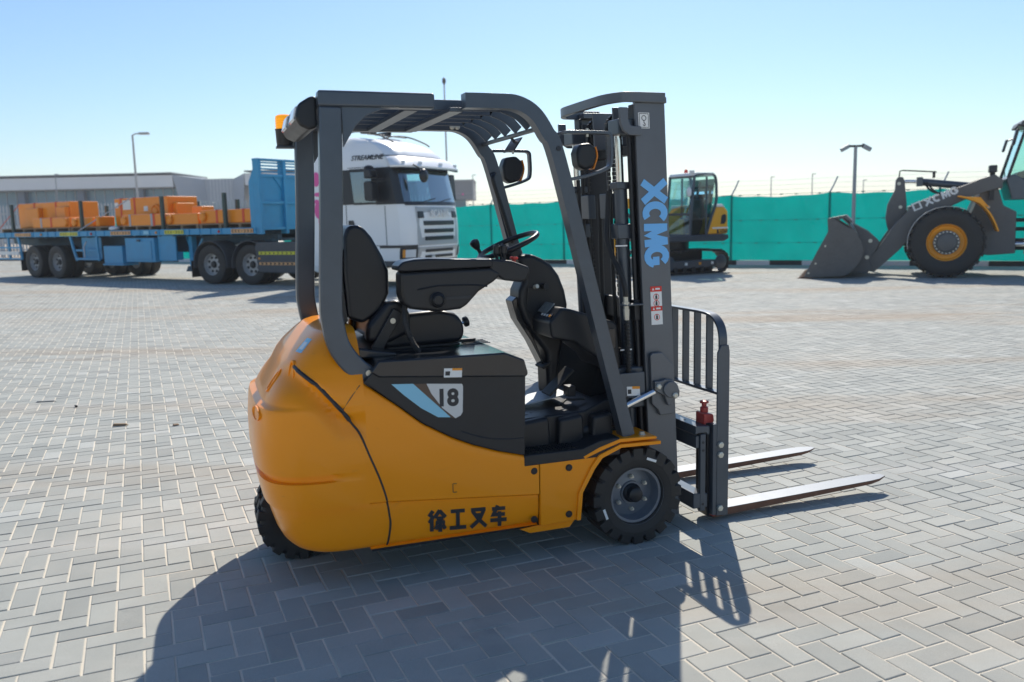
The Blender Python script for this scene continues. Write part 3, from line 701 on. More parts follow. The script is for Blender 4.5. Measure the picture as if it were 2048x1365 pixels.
# battery cover, hood
MB().prism([(-1.262, .872), (-1.215, .918), (-.566, .848), (-.577, .486), (-.584, .4925), (-.70, .525), (-.811, .565), (-.90, .607), (-1.026, .681), (-1.127, .766), (-1.235, .853)], -.003, .10).build('battery_cover', 'blackplastic', FK, .008, 3)
MB().prism([(-1.262, .872), (-1.215, .918), (-.566, .848), (-.577, .486), (-.584, .4925), (-.70, .525), (-.811, .565), (-.90, .607), (-1.026, .681), (-1.127, .766), (-1.235, .853)], .90, 1.003).build('battery_cover', 'blackplastic', FK, .008, 3)
MB().tube(smooth_path([(-.86, -.004, .628), (-.76, -.004, .59), (-.66, -.004, .573), (-.578, -.004, .570)], 4), .0022, 6).build('cover_groove', 'lettblack', FK)
MB().bb(-1.24, -.585, .095, .905, .45, .90).build('battery_box', 'darksteel', FK)
MB().prism([(-1.235, .912), (-1.200, .957), (-1.135, .956), (-.66, .950), (-.573, .914), (-.556, .852), (-.566, .838), (-1.20, .888)], -.014, 1.014).build('hood', 'hoodblack', FK, .016, 3)
MB().prism([(-1.26, .952), (-1.262, 1.0), (-1.20, .985), (-1.10, .968), (-1.10, .95)], .10, .90).build('hood_rear_ledge', 'hoodblack', FK, .012, 3)
for k in range(4): MB().bb(-.735 + .0 * k, -.62, .30 + k * .035, .306 + k * .035, .950, .9535).build('hood_slot', 'blackplastic', FK)
for yy in (.36, .62): MB().bb(-.93, -.67, yy, yy + .03, .955, .968).build('seat_rail', 'darksteel', FK, .003)
# decals on cover
NY = -.0036
def face(poly, lo, m, name, p=FK, th=.0012): return MB().prism(poly, lo - th, lo, 'y').build(name, m, p, smooth=0)
face([(-1.150, .856), (-1.060, .850), (-.905, .694), (-.96, .700), (-1.03, .745), (-1.10, .806)], NY, 'decalblue', 'blue_decal')
face([(-1.0600, .8499), (-1.005, .8455), (-.985, .800), (-.94, .735), (-.885, .686), (-.9050, .6939)], NY - .0003, 'decalbrown', 'brown_decal')
face([(-1.004, .8454), (-.852, .832), (-.848, .82), (-.853, .712), (-.862, .698), (-.885, .688), (-.94, .737), (-.985, .802)], NY - .0006, 'decalgrey', 'number_decal')
text('number', '18', .098, 'lettblack', FK, (-.918, NY - .0020, .776), (1, 0, -.06), (.02, 0, 1), .0005, .004)
face([(-.93, .905), (-.853, .900), (-.855, .862), (-.932, .867)], -.0146, 'white', 'warning_label')
face([(-.895, .903), (-.853, .900), (-.8535, .891), (-.8955, .894)], -.0160, 'labelorange', 'warning_label_band')
face([(-.925, .892), (-.905, .891), (-.907, .874), (-.926, .875)], -.0160, 'lettblack', 'warning_pictogram')
glyphs('lettering', ['xu', 'gong', 'cha', 'che'], 'lettblack', FK, (-1.016, .0132, .204), Vector((.355, 0, -.022)).normalized(), Vector((.02, 0, 1)).normalized(), .078, .094, .014, .0165)
for q in (((-.905, .405), (-.905, .368)), ((-.905, .405), (-.888, .404)), ((-.905, .368), (-.888, .367))):
    MB().tube([(q[0][0], -.0004, q[0][1]), (q[1][0], -.0004, q[1][1])], .0016, 5).build('tape_mark', 'lettblack', FK)
# wheels
wheel(FK, (-.02, .095, .228), .228, .19, .132, -1, rimm='rimgrey', lugs=20, lug_h=.012, nuts=6, dish=.065, nut_r=.078, lugw=.72)
wheel(FK, (-.02, .905, .228), .228, .19, .132, 1, rimm='rimgrey', lugs=20, lug_h=.012, nuts=6, dish=.065, nut_r=.078, lugw=.72)
MB().prism([(-.02 + .0, .0)] and [(-.035, .0), (.005, .0), (.008, .006), (-.038, .006)], 0, 0.001).build('tyre_mark', 'white', FK) if False else None
for an, nm in ((68, 0), (200, 1)):
    c_ = Vector((-.02 + .180 * math.cos(R(an)), -.0015, .228 + .180 * math.sin(R(an)))); m3 = rot('Y', -(an - 90))
    MB().box(c_, (.052, .0016, .012), m3).build('tyre_marking', 'white', FK, .004)
    text('tyre_lettering', 'SOLID', .010, 'lettblack', FK, (c_.x, -.0025, c_.z), m3 @ Vector((1, 0, 0)), m3 @ Vector((0, 0, 1)), .0003) if False else None
wheel(FK, (-1.490, .490, .195), .195, .105, .10, -1, rimm='graphite', lugs=18, lug_h=.012, nuts=0, dish=.03)
wheel(FK, (-1.490, .630, .195), .195, .105, .10, 1, rimm='graphite', lugs=18, lug_h=.012, nuts=0, dish=.03)
MB().cyl((-1.490, .45, .195), (-1.490, .67, .195), .05, 14).build('rear_axle', 'darksteel', FK)
MB().bb(-1.55, -1.42, .548, .572, .19, .5).build('rear_fork', 'darksteel', FK)

# ------------------------------------------------------------------ overhead guard
post = smooth_path([(-1.333, 0, 1.955), (-1.345, 0, 1.60), (-1.366, 0, 1.22), (-1.364, 0, 1.115), (-1.338, 0, 1.005), (-1.262, 0, .908), (-1.17, 0, .862)], 6)
frontp = smooth_path([(-.79, 0, 1.990), (-.66, 0, 1.990), (-.565, 0, 1.985), (-.488, 0, 1.945), (-.430, 0, 1.865), (-.378, 0, 1.755), (-.216, 0, 1.13), (-.054, 0, .512)], 6)
def shift(p, y): return [Vector((q.x, y, q.z)) for q in p]
for y in (.058, .912):
    MB().sweep(shift(post, y), .088, .056, (0, 1, 0)).build('rear_pillar', 'graphite', FK, .010, 3)
    MB().sweep(shift(frontp, y), .060, .062, (0, 1, 0)).build('front_pillar', 'graphite', FK, .010, 3)
    yy = .040 if y < .5 else .922
    MB().prism([(-1.290, 1.957), (-1.06, 1.957), (-1.13, 1.948), (-1.19, 1.925), (-1.235, 1.885), (-1.265, 1.838), (-1.288, 1.800)], yy, yy + .016).build('gusset', 'graphite', FK, .002)
MB().bb(-1.379, -.918, .026, .090, 1.953, 2.014).build('roof_rail', 'graphite', FK, .010, 3)
MB().bb(-1.379, -.789, .882, .942, 1.951, 2.012).build('roof_rail', 'graphite', FK, .010, 3)
for x in (-1.0, -.812):
    MB().bb(x - .028, x + .028, .088, .884, 1.950, 1.968).build('roof_crossbar', 'graphite', FK, .003)
MB().bb(-1.375, -1.30, .091, .881, 1.955, 2.005).build('rear_roof_beam', 'graphite', FK, .008)
ribp = smooth_path([(-1.300, 0, 1.993), (-.64, 0, 1.993), (-.555, 0, 1.985), (-.490, 0, 1.957), (-.438, 0, 1.908)], 5)
for y in (.22, .36, .50, .64, .78): MB().sweep(shift(ribp, y), .044, .011, (0, 1, 0)).build('roof_bar', 'graphite', FK, .003)
MB().sweep([(-.432, .09, 1.893), (-.432, .88, 1.893)], .022, .018, (0, 0, 1)).build('front_roof_beam', 'graphite', FK, .005)
MB().sweep(shift(smooth_path([(-.60, 0, 2.022), (-.53, 0, 2.018), (-.455, 0, 1.975), (-.395, 0, 1.905)], 5), .15), .012, .05, (0, 1, 0)).build('visor_strip', 'graphite', FK, .003)
for x in (-.60, -.572): MB().lathe([(.013, 0), (.013, .008), (.007, .011), (0, .011)], (x, .881, 1.976), (0, -1, 0), 12).build('bolt', 'zinc', FK)
MB().lathe([(.011, 0), (.011, .003), (0, .003)], (-.384, .026, 1.80), (0, -1, 0), 12).build('plug_hole', 'lettblack', FK)
MB().lathe([(.013, 0), (.013, .012), (0, .012)], (-1.235, .028, .905), (0, -1, 0), 12).build('bolt', 'zinc', FK)
# rear lamp housing and beacon
MB().prism([(-1.376, 1.880), (-1.376, 1.998), (-1.400, 1.998), (-1.448, 1.968), (-1.462, 1.915), (-1.448, 1.885), (-1.41, 1.868)], .085, .62).build('rear_lamp_housing', 'blackplastic', FK, .014, 3)
for y in (.12, .43):
    MB().box((-1.456, y + .06, 1.935), (.014, .13, .055), rot('Y', 14)).build('rear_lamp', 'clearlens', FK, .008, 3)
    MB().box((-1.4545, y + .145, 1.935), (.014, .035, .055), rot('Y', 14)).build('rear_lamp_segment', 'redlens', FK, .004)
MB().bb(-1.46, -1.32, .93, .99, 1.872, 1.884).build('beacon_bracket', 'graphite', FK, .003)
MB().lathe([(.040, 1.884), (.042, 1.90), (.044, 1.955), (.047, 1.962), (0, 1.962)], (-1.415, .965, 0), (0, 0, 1), 24).build('beacon_base', 'blackplastic', FK)
bd = MB(); bd.lathe([(.042, 1.962)] + [(.043 - .001 * (k % 2) * 2, 1.964 + k * .0058) for k in range(10)] + [(.040, 2.024), (.030, 2.030), (0, 2.031)], (-1.415, .965, 0), (0, 0, 1), 24)
bd.build('beacon_lens', 'amber', FK)
# mirrors and grab handle
def side_mirror(y0, s_, k=1.0):
    def S(p): return [(-.24 + (a - .24 * -1) * k, 1.77 + (b - 1.77) * k) for a, b in p]
    MB().sweep(smooth_path([(-.375, y0, 1.862), (-.345, y0 - s_ * .02, 1.868), (-.20, y0 - s_ * .02, 1.868), (-.150, y0 - s_ * .02, 1.862), (-.142, y0 - s_ * .02, 1.83), (-.142, y0 - s_ * .02, 1.745), (-.165, y0 - s_ * .02, 1.715), (-.27, y0 - s_ * .02, 1.682), (-.33, y0, 1.672)], 3), .014, .035, (0, 1, 0)).build('lamp_bracket', 'graphite', FK, .003)
    MB().prism(S([(-.278, 1.822), (-.225, 1.828), (-.200, 1.805), (-.196, 1.765), (-.212, 1.722), (-.255, 1.710), (-.285, 1.728), (-.292, 1.785)]), y0 - .005, y0 + .075).build('work_lamp', 'blackplastic', FK, .016, 3)
    MB().sweep(smooth_path([(a, y0 + .035, b) for a, b in S([(-.196, 1.812), (-.188, 1.770), (-.206, 1.716)])], 4), .007, .05, (0, 1, 0)).build('lamp_lens', 'lamporange', FK, .002)
    MB().cyl((-.25, y0 - .02, 1.85), (-.25, y0 - .02, 1.885), .006, 8).build('pivot_bolt', 'zinc', FK)
side_mirror(.045, 1); side_mirror(.965, -1, 1.22)
MB().tube(smooth_path([(-.372, .90, 1.745), (-.392, .86, 1.735), (-.395, .85, 1.70), (-.350, .85, 1.56), (-.308, .85, 1.42), (-.300, .86, 1.395), (-.272, .90, 1.40)], 4), .012, 10).build('grab_handle', 'blackplastic', FK)
MB().box((-.415, .50, 1.855), (.006, .15, .075), rot('Y', 35)).build('mirror', 'blackplastic', FK, .003)
MB().box((-.4190, .50, 1.8525), (.002, .138, .064), rot('Y', 35)).build('mirror_glass', 'chrome', FK)
MB().tube([(-.425, .50, 1.893), (-.405, .50, 1.868)], .007, 8).build('mirror_stem', 'darksteel', FK)

# ------------------------------------------------------------------ seat, armrest, controls
def cushion(poly, y0, y1, name, m, bev=.03, taper=0):
    return MB().prism(poly, y0, y1).build(name, m, FK, bev, 5)
cushion([(-1.262, 1.10), (-1.272, 1.30), (-1.268, 1.45), (-1.250, 1.490), (-1.215, 1.502), (-1.180, 1.49), (-1.145, 1.446), (-1.10, 1.36), (-1.078, 1.300), (-1.080, 1.20), (-1.120, 1.125), (-1.20, 1.075)], .29, .72, 'seat_back', 'vinyl', .038)
MB().prism([(-1.290, 1.06), (-1.296, 1.30), (-1.288, 1.40), (-1.272, 1.40), (-1.278, 1.30), (-1.262, 1.09)], .30, .71).build('seat_back_shell', 'blackplastic', FK, .006)
MB().bb(-1.302, -1.292, .35, .66, 1.09, 1.24).build('document_pocket', 'galv', FK, .004)
cushion([(-1.17, 1.00), (-1.16, 1.10), (-1.04, 1.108), (-.86, 1.118), (-.79, 1.10), (-.755, 1.068), (-.742, 1.01), (-.762, .966), (-1.10, .956)], .28, .73, 'seat_cushion', 'vinyl', .032)
cushion([(-1.20, 1.00), (-1.19, 1.07), (-1.10, 1.17), (-1.05, 1.175), (-1.00, 1.12), (-1.0, 1.03), (-1.10, .985)], .245, .315, 'seat_bolster', 'vinyl', .022)
cushion([(-1.20, 1.00), (-1.19, 1.07), (-1.10, 1.17), (-1.05, 1.175), (-1.00, 1.12), (-1.0, 1.03), (-1.10, .985)], .69, .76, 'seat_bolster', 'vinyl', .022)
for k in range(4): MB().bb(-1.155 + .004 * (k % 2), -.765 - .004 * (k % 2), .285, .725, .915 + k * .0125, .9265 + k * .0125).build('bellows_fold', 'rubber', FK, .004)
MB().bb(-1.17, -.75, .27, .74, .905, .914).build('seat_base_plate', 'darksteel', FK, .002)
MB().box((-1.11, .235, 1.045), (.05, .02, .20), rot('Y', 32)).build('seat_side_bracket', 'blackplastic', FK, .005)
MB().lathe([(.012, 0), (.012, .008), (0, .008)], (-1.085, .224, 1.088), (0, -1, 0), 12).build('bolt', 'zinc', FK)
MB().cyl((-.757, .36, 1.035), (-.725, .36, 1.045), .007, 10).build('seat_knob_shaft', 'chrome', FK)
kb = MB(); kb.lathe([(0, -.002), (.022, 0)] + [(.024, .004), (.024, .018), (.018, .022), (0, .022)], (-.726, .36, 1.045), (1, 0, .3), 14); kb.build('seat_knob', 'blackplastic', FK)
MB().prism([(-1.072, 1.322), (-1.050, 1.342), (-1.00, 1.350), (-.941, 1.352), (-.660, 1.338), (-.652, 1.335), (-.655, 1.305), (-1.05, 1.300), (-1.072, 1.305)], .135, .275).build('armrest_pad', 'vinyl', FK, .012, 3)
MB().prism([(-1.058, 1.300), (-.66, 1.304), (-.60, 1.275), (-.645, 1.240), (-.715, 1.200), (-.770, 1.145), (-.800, 1.128), (-.905, 1.122), (-1.020, 1.140), (-1.048, 1.160), (-1.060, 1.204)], .145, .265).build('armrest_console', 'blackplastic', FK, .018, 3)
MB().prism([(-.672, 1.342), (-.56, 1.328), (-.478, 1.298), (-.476, 1.272), (-.492, 1.240), (-.520, 1.232), (-.60, 1.243), (-.660, 1.290)], .15, .345).build('control_pod', 'blackplastic', FK, .012, 3)
MB().lathe([(.034, 0), (.034, .010), (.028, .016), (.026, .030), (.020, .034), (.018, .028), (0, .028)], (-.905, .146, 1.175), (0, -1, 0), 24).build('armrest_knob', 'blackplastic', FK)
MB().bb(-.87, -.755, .1435, .146, 1.172, 1.186).build('armrest_slot', 'lettblack', FK, .006)
MB().tube([(-1.02 + .03, .1445, 1.222), (-.9, .1435, 1.235), (-.75, .1435, 1.232), (-.68, .1445, 1.222)], .004, 6).build('armrest_crease', 'blackplastic', FK)
hp = smooth_path([(-1.035, .20, 1.15), (-1.045, .16, 1.08), (-1.02, .15, 1.0), (-.99, .16, .955)], 16)
MB().tube(hp, [.011 + .002 * (k % 2) for k in range(len(hp))], 10).build('cable_conduit', 'rubber', FK)
for x, y in ((-.607, .215), (-.573, .215), (-.567, .275)):
    lv = MB(); lv.tube(smooth_path([(x, y, 1.325), (x, y, 1.345), (x - .003, y, 1.352), (x - .002, y, 1.375), (x, y, 1.392), (x + .001, y, 1.398)], 3), [.008] * 4 + [.010] * 3 + [.015] * 3 + [.0165] * 3 + [.012] * 3, 12).build('control_lever', 'blackplastic', FK)
MB().lathe([(.010, 0), (.010, .018), (.019, .020), (.019, .028), (.015, .032), (0, .032)], (-.513, .26, 1.309), (.1, 0, 1), 18).build('emergency_button', 'redplastic', FK)
# steering
SWc = Vector((-.449, .50, 1.385)); SWm = rot('Y', -22)
ring = [SWc + SWm @ Vector((.148 * math.cos(2 * math.pi * k / 48), .148 * math.sin(2 * math.pi * k / 48), 0)) for k in range(48)]
MB().tube(ring, .0125, 12, closed=True).build('steering_wheel', 'vinyl', FK)
sw = MB()
for a in (90, 210, 330):
    p = SWc + SWm @ Vector((.142 * math.cos(R(a)), .142 * math.sin(R(a)), 0)); q = SWc + SWm @ Vector((0, 0, -.035)); sw.sweep([q, p], .036, .010, SWm @ Vector((0, 0, 1)))
sw.lathe([(.05, -.06), (.052, -.03), (.040, -.018), (0, -.016)], SWc, SWm @ Vector((0, 0, 1)), 24); sw.build('steering_hub', 'blackplastic', FK, .003)
kp_ = SWc + SWm @ Vector((-.115, .095, .0)); up_ = SWm @ Vector((-.15, 0, 1))
MB().tube([kp_, kp_ + up_ * .03, kp_ + up_ * .036, kp_ + up_ * .06, kp_ + up_ * .075, kp_ + up_ * .082], [.009, .009, .015, .024, .022, .008], 14).build('spinner_knob', 'blackplastic', FK)
MB().prism([(-.425, 1.335), (-.36, 1.345), (-.300, 1.318), (-.255, 1.288), (-.215, 1.235), (-.185, 1.16), (-.172, 1.09), (-.185, .96), (-.215, .84), (-.235, .64), (-.285, .64), (-.290, .86), (-.350, .94), (-.405, 1.03), (-.430, 1.10), (-.425, 1.17), (-.40, 1.22), (-.42, 1.29)], .425, .575).build('steering_column', 'blackplastic', FK, .028, 4)
MB().prism([(-.43, 1.14), (-.455, 1.12), (-.43, 1.03), (-.36, .92), (-.300, .80), (-.290, .80), (-.345, .93), (-.40, 1.03)], .45, .55).build('knee_guard', 'hoodblack', FK, .006)
MB().prism([(-.385, 1.185), (-.30, 1.18), (-.245, 1.09), (-.245, .99), (-.285, .93), (-.345, 1.02), (-.395, 1.09)], .418, .424).build('column_panel', 'blackplastic', FK, .002)
MB().cyl((-.350, .42, 1.185), (-.345, .395, 1.19), .010, 12).build('key_switch', 'zinc', FK)
MB().cyl((-.305, .42, 1.185), (-.303, .385, 1.188), .014, 12).build('tilt_knob', 'blackplastic', FK)
# dash
DX, DY = .030, .065
def dsh(p): return [(a + DX, b - .012) for a, b in p]
MB().prism(dsh([(-.395, 1.052), (-.335, 1.112), (-.29, 1.105), (-.072, 1.036), (-.050, 1.02), (-.030, .80), (.0, .62), (-.075, .62), (-.085, .72), (-.110, .80), (-.160, .868), (-.225, .915), (-.27, .950), (-.385, .975)]), .135 + DY, .40 + DY).build('dashboard', 'blackplastic', FK, .014, 3)
MB().prism([(-.13, .60), (-.13, .70), (-.085, .82), (-.07, .885), (.05, .885), (.05, .60)], .262, .80).build('front_bulkhead', 'footwellshade', FK, .02)
MB().box((-.350 + DX, .285 + DY, 1.091), (.062, .11, .006), rot('Y', -45)).build('display', 'screen', FK, .002)
MB().box((-.378 + DX, .215 + DY, 1.062), (.034, .115, .004), rot('Y', -45)).build('switch_panel', 'lettblack', FK)
for k in range(4): MB().box((-.381 + DX, .170 + DY + k * .030, 1.064), (.013, .016, .005), rot('Y', -45)).build('push_button', ('labelorange', 'decalgrey', 'decalgrey', 'decalgrey')[k], FK, .003)
MB().bb(-.155 + DX, -.065 + DX, .129 + DY, .1345 + DY, .895, .990).build('dash_side_panel', 'hoodblack', FK, .002)
MB().lathe([(.006, 0), (.006, .004), (0, .005)], (-.118 + DX, .129 + DY, .955), (0, -1, 0), 12).build('panel_screw', 'zinc', FK)
# pedals
MB().box((-.275, .33, .735), (.012, .10, .17), rot('Y', 48)).build('accelerator_pedal', 'rubber', FK, .003)
MB().bb(-.235, -.195, .30, .36, .66, .71).build('pedal_sensor', 'darksteel', FK, .004)
MB().box((-.29, .47, .80), (.014, .10, .055), rot('Y', 62)).build('brake_pedal', 'rubber', FK, .004)
MB().tube([(-.28, .47, .80), (-.24, .47, .86), (-.22, .47, .98)], .011, 8).build('brake_arm', 'darksteel', FK)
MB().tube(smooth_path([(-.30, .24, .64), (-.26, .27, .655), (-.22, .28, .65), (-.17, .25, .655)], 4), .006, 8).build('pedal_cable', 'rubber', FK)

# ------------------------------------------------------------------ mast (leans back 2.6 degrees), carriage, forks
TB = -.045
def mx(b, z): return b + TB * z
def lean(pts): return [Vector((p[0] + TB * p[2], p[1], p[2])) for p in pts]
class LB(MB):
    def build(s, *a, **k): s.v = lean(s.v); return MB.build(s, *a, **k)
for s_ in (0, 1):
    def Y(a, b): return (a, b) if not s_ else (1 - b, 1 - a)
    LB().bb(.145, .300, *Y(.166, .182), .045, 2.020).build('outer_mast_rail', 'mastgrey', FK, .004)
    LB().bb(.285, .300, *Y(.182, .232), .05, 2.015).build('mast_flange', 'mastgrey', FK, .003)
    LB().bb(.145, .160, *Y(.182, .232), .05, 2.015).build('mast_flange', 'darksteel', FK, .003)
    LB().bb(.165, .280, *Y(.236, .250), .08, 1.985).build('inner_mast_rail', 'darksteel', FK, .003)
    LB().bb(.150, .164, *Y(.236, .262), .08, 1.985).build('inner_mast_flange', 'darksteel', FK, .003)
    yc = .262 if not s_ else .738
    LB().cyl((.104, yc, .16), (.104, yc, 1.665), .031, 20).build('lift_cylinder', 'graphite', FK)
    LB().cyl((.104, yc, 1.665), (.104, yc, 1.945), .0185, 18).build('lift_piston', 'chrome', FK)
    LB().bb(.066, .142, yc - .038, yc + .038, 1.635, 1.668).build('cylinder_gland', 'graphite', FK, .006)
    LB().bb(.060, .160, yc - .042, yc + .036, 1.405, 1.475).build('cylinder_clamp', 'graphite', FK, .006)
    for z in (1.425, 1.455):
        yy = yc - .043 if not s_ else yc + .043
        LB().lathe([(.011, 0), (.011, .007), (0, .008)], (.148, yy, z), (0, -1 if not s_ else 1, 0), 10).build('bolt', 'zinc', FK)
    LB().bb(.070, .160, *Y(.19, .30), 1.880, 1.950).build('rod_anchor', 'graphite', FK, .006)
    LB().cyl((.130, Y(.205, .205)[0], .3), (.130, Y(.205, .205)[0], 1.9), .012, 12).build('hydraulic_pipe', 'darksteel', FK)
    # J bracket near the top
    LB().prism([(.058, 1.995), (.100, 1.995), (.100, 1.935), (.112, 1.915), (.165, 1.912), (.165, 1.872), (.105, 1.872), (.072, 1.892), (.058, 1.925)], *Y(.146, .164)).build('rod_bracket', 'mastgrey', FK, .004)
    # tilt pivot plate
    LB().prism([(.160, .62), (.160, .855), (.172, .868), (.225, .868), (.285, .80), (.285, .575), (.27, .562), (.20, .562), (.19, .59)], *Y(.142, .164)).build('tilt_plate', 'mastgrey', FK, .006)
    LB().prism([(.165, .735), (.205, .735), (.225, .742), (.262, .735), (.280, .70), (.300, .682), (.296, .650), (.278, .645), (.250, .612), (.232, .612), (.215, .66), (.165, .69)], *Y(.118, .141)).build('tilt_bracket', 'mastgrey', FK, .005)
    yo = .118 if not s_ else .882; dr = (0, -1 if not s_ else 1, 0)
    LB().lathe([(.040, 0), (.040, .010), (.036, .013), (0, .013)], (.246, yo, .690), dr, 24).build('pivot_cover', 'mastgrey', FK)
    for bx, bz in ((.182, .710), (.262, .662)):
        LB().lathe([(.015, 0), (.015, .010), (.010, .014), (0, .014)], (bx, yo - (.010 if bx > .2 else 0) * (1 if not s_ else -1), bz), dr, 6).build('pivot_bolt', 'zinc', FK)
    LB().cyl((-.06, Y(.14, .14)[0], .600), (.17, Y(.14, .14)[0], .682), .015, 14).build('tilt_rod', 'chrome', FK)
    MB().cyl((-.30, Y(.18, .18)[0], .50), (-.03, Y(.15, .15)[0], .575), .032, 14).build('tilt_cylinder', 'darksteel', FK)
    LB().bb(.01, .15, *Y(.19, .30), .60, .80).build('mast_foot', 'graphite', FK, .01)
# top bow, ties, chains
LB().sweep(smooth_path([(.295, .160, 2.042), (.12, .162, 2.042), (.08, .185, 2.042), (.046, .27, 2.042), (.040, .40, 2.042), (.040, .60, 2.042), (.046, .73, 2.042), (.08, .815, 2.042), (.12, .838, 2.042), (.295, .84, 2.042)], 4), .026, .044, (0, 0, 1)).build('mast_top_tie', 'mastgrey', FK, .005)
LB().bb(.17, .305, .155, .235, 2.018, 2.046).build('rail_cap', 'mastgrey', FK, .004)
LB().bb(.17, .305, .765, .845, 2.018, 2.046).build('rail_cap', 'mastgrey', FK, .004)
for z in (.20, 1.02): LB().bb(.112, .145, .19, .81, z, z + .10).build('mast_cross_tie', 'darksteel', FK, .006)
LB().bb(.20, .245, .25, .75, 1.80, 1.85).build('inner_top_tie', 'darksteel', FK, .006)
for y in (.40, .615):
    LB().lathe([(.020, -.03), (.066, -.03), (.070, -.022), (.060, -.015), (.060, .015), (.070, .022), (.066, .03), (.020, .03), (.020, -.03)], (.185, y, 1.925), (0, 1, 0), 28).build('chain_sheave', 'rubber', FK)
    LB().lathe([(0, -.034), (.022, -.034), (.022, .034), (0, .034)], (.185, y, 1.925), (0, 1, 0), 16).build('sheave_pin', 'rust', FK)
    ch = LB()
    for k in range(78): ch.box((.116, y, .36 + k * .0205), (.012, .024 if k % 2 else .016, .019))
    for k in range(12):
        a = math.pi * k / 11; ch.box((.185 - .069 * math.cos(a), y, 1.925 + .069 * math.sin(a)), (.012, .024 if k % 2 else .016, .019), rot('Y', -math.degrees(a)))
    for k in range(66): ch.box((.254, y, .60 + k * .0205), (.012, .024 if k % 2 else .016, .019))
    ch.build('lift_chain', 'darksteel', FK)
    LB().bb(.08, .12, y - .045, y + .045, 1.50, 1.62).build('chain_anchor', 'graphite', FK, .005)
    LB().bb(.125, .245, y - .055, y - .042, 1.84, 2.02).build('sheave_cheek', 'mastgrey', FK, .004)
LB().bb(.235, .250, .26, .74, .30, 1.05).build('carriage_back_plate', 'darksteel', FK, .004)
# hoses
for pts, r_ in (([(.075, .33, 1.63), (.06, .32, 1.52), (.04, .30, 1.42), (.04, .28, 1.36), (.045, .25, 1.31), (.050, .19, 1.24), (.055, .165, 1.175), (.055, .165, 1.14)], .013),
               ([(.10, .36, 1.64), (.09, .35, 1.2), (.10, .36, .7)], .010), ([(.10, .48, 1.60), (.10, .5, 1.1), (.10, .48, .66)], .012),
               ([(.10, .655, 1.75), (.09, .66, 1.3), (.10, .65, .70)], .009), ([(.09, .70, 1.7), (.09, .70, 1.2), (.09, .70, .6)], .010)):
    LB().tube(smooth_path(pts, 6), r_, 10).build('hose', 'rubber', FK)
hc = LB(); hc.tube([(.055, .165, 1.145), (.055, .165, 1.115), (.055, .165, 1.114), (.055, .165, 1.10), (.055, .165, 1.099), (.055, .165, 1.082), (.055, .165, 1.081), (.055, .165, 1.03)], [.011, .011, .016, .016, .012, .012, .015, .0115], 6); hc.build('hose_fitting', 'zinc', FK)
sp_ = LB(); sp_.tube([(.055, .165, 1.032), (.055, .168, .62)], .010, 10)
hel = [(.055 + .0135 * math.cos(k * .9), .166 + .0135 * math.sin(k * .9), 1.03 - k * .0024) for k in range(165)]
sp_.tube(hel, .0035, 5); sp_.build('spiral_hose', 'rubber', FK)
LB().bb(.035, .145, .150, .20, 1.096, 1.104).build('hose_clip', 'graphite', FK, .002)
LB().bb(.02, .08, .172, .176, 1.372, 1.378).build('cable_tie', 'white', FK)
LB().bb(.02, .08, .172, .176, .885, .891).build('cable_tie', 'white', FK)
LB().bb(.00, .13, .150, .156, .66, .78).build('cylinder_bracket', 'graphite', FK, .004)
LB().prism([(.032, .672), (.100, .668), (.100, .712), (.032, .716)], .1484, .1496).build('warning_label', 'white', FK, smooth=0)
LB().prism([(.060, .703), (.100, .700), (.100, .7125), (.060, .7155)], .1478, .1483).build('warning_label_band', 'labelorange', FK, smooth=0)
LB().prism([(.036, .702), (.054, .701), (.054, .680), (.036, .681)], .1478, .1483).build('warning_pictogram', 'lettblack', FK, smooth=0)
# mast lettering and stickers
Yf = .1655
glyphs('mast_lettering', ['X', 'C', 'M', 'G'], 'lettblue', FK, (mx(.166, 1.665), Yf, 1.665), Vector((-TB, 0, -1)).normalized(), Vector((1, 0, -TB)).normalized(), .094, .122, .006, .034)
def sticker(x0, x1, z0, z1, name='sticker', m='white', d=0): return LB().prism([(x0, z0), (x1, z0), (x1, z1), (x0, z1)], Yf - .0012 - d, Yf - .0002 - d).build(name, m, FK, smooth=0)
sticker(.186, .246, .998, 1.180); sticker(.186, .246, 1.155, 1.1802, 'sticker_band', 'redplastic', .001)
sticker(.186, .246, 1.064, 1.086, 'sticker_band', 'redplastic', .001)
for z in (1.130, 1.099, 1.034):
    st = LB(); st.lathe([(.0125, 0), (.0125, .0005), (.0155, .0005), (.0155, 0)], (.216, Yf - .0012, z), (0, -1, 0), 20); st.build('prohibition_ring', 'redplastic', FK)
    LB().bb(.211, .221, Yf - .0018, Yf - .0013, z - .010, z + .006).build('sticker_pictogram', 'lettblack', FK)
    LB().ball((.216, Yf - .0015, z + .009), (.0035, .0006, .0035), 8).build('sticker_pictogram', 'lettblack', FK)
for z in (1.168, 1.075):
    LB().prism([(.194, z - .006), (.206, z - .006), (.200, z + .006)], Yf - .0028, Yf - .0023).build('warning_triangle', 'white', FK)
    LB().bb(.212, .236, Yf - .0028, Yf - .0023, z - .004, z + .004).build('sticker_text', 'white', FK)
sticker(.160, .216, 1.905, 1.975, 'hook_label')
for a, b, c_, d in ((.164, .212, .9085, .911), (.164, .212, .969, .9715), (.164, .1665, .911, .969), (.2095, .212, .911, .969)):
    LB().bb(a, b, Yf - .0018, Yf - .0013, 1.0 + c_, 1.0 + d).build('label_border', 'lettblack', FK)
hk = [(.188 + .011 * math.cos(R(a)), Yf - .0016, 1.951 + .011 * math.sin(R(a))) for a in range(0, 360, 30)]
LB().tube(hk, .0016, 5, closed=True).build('hook_symbol', 'lettblack', FK)
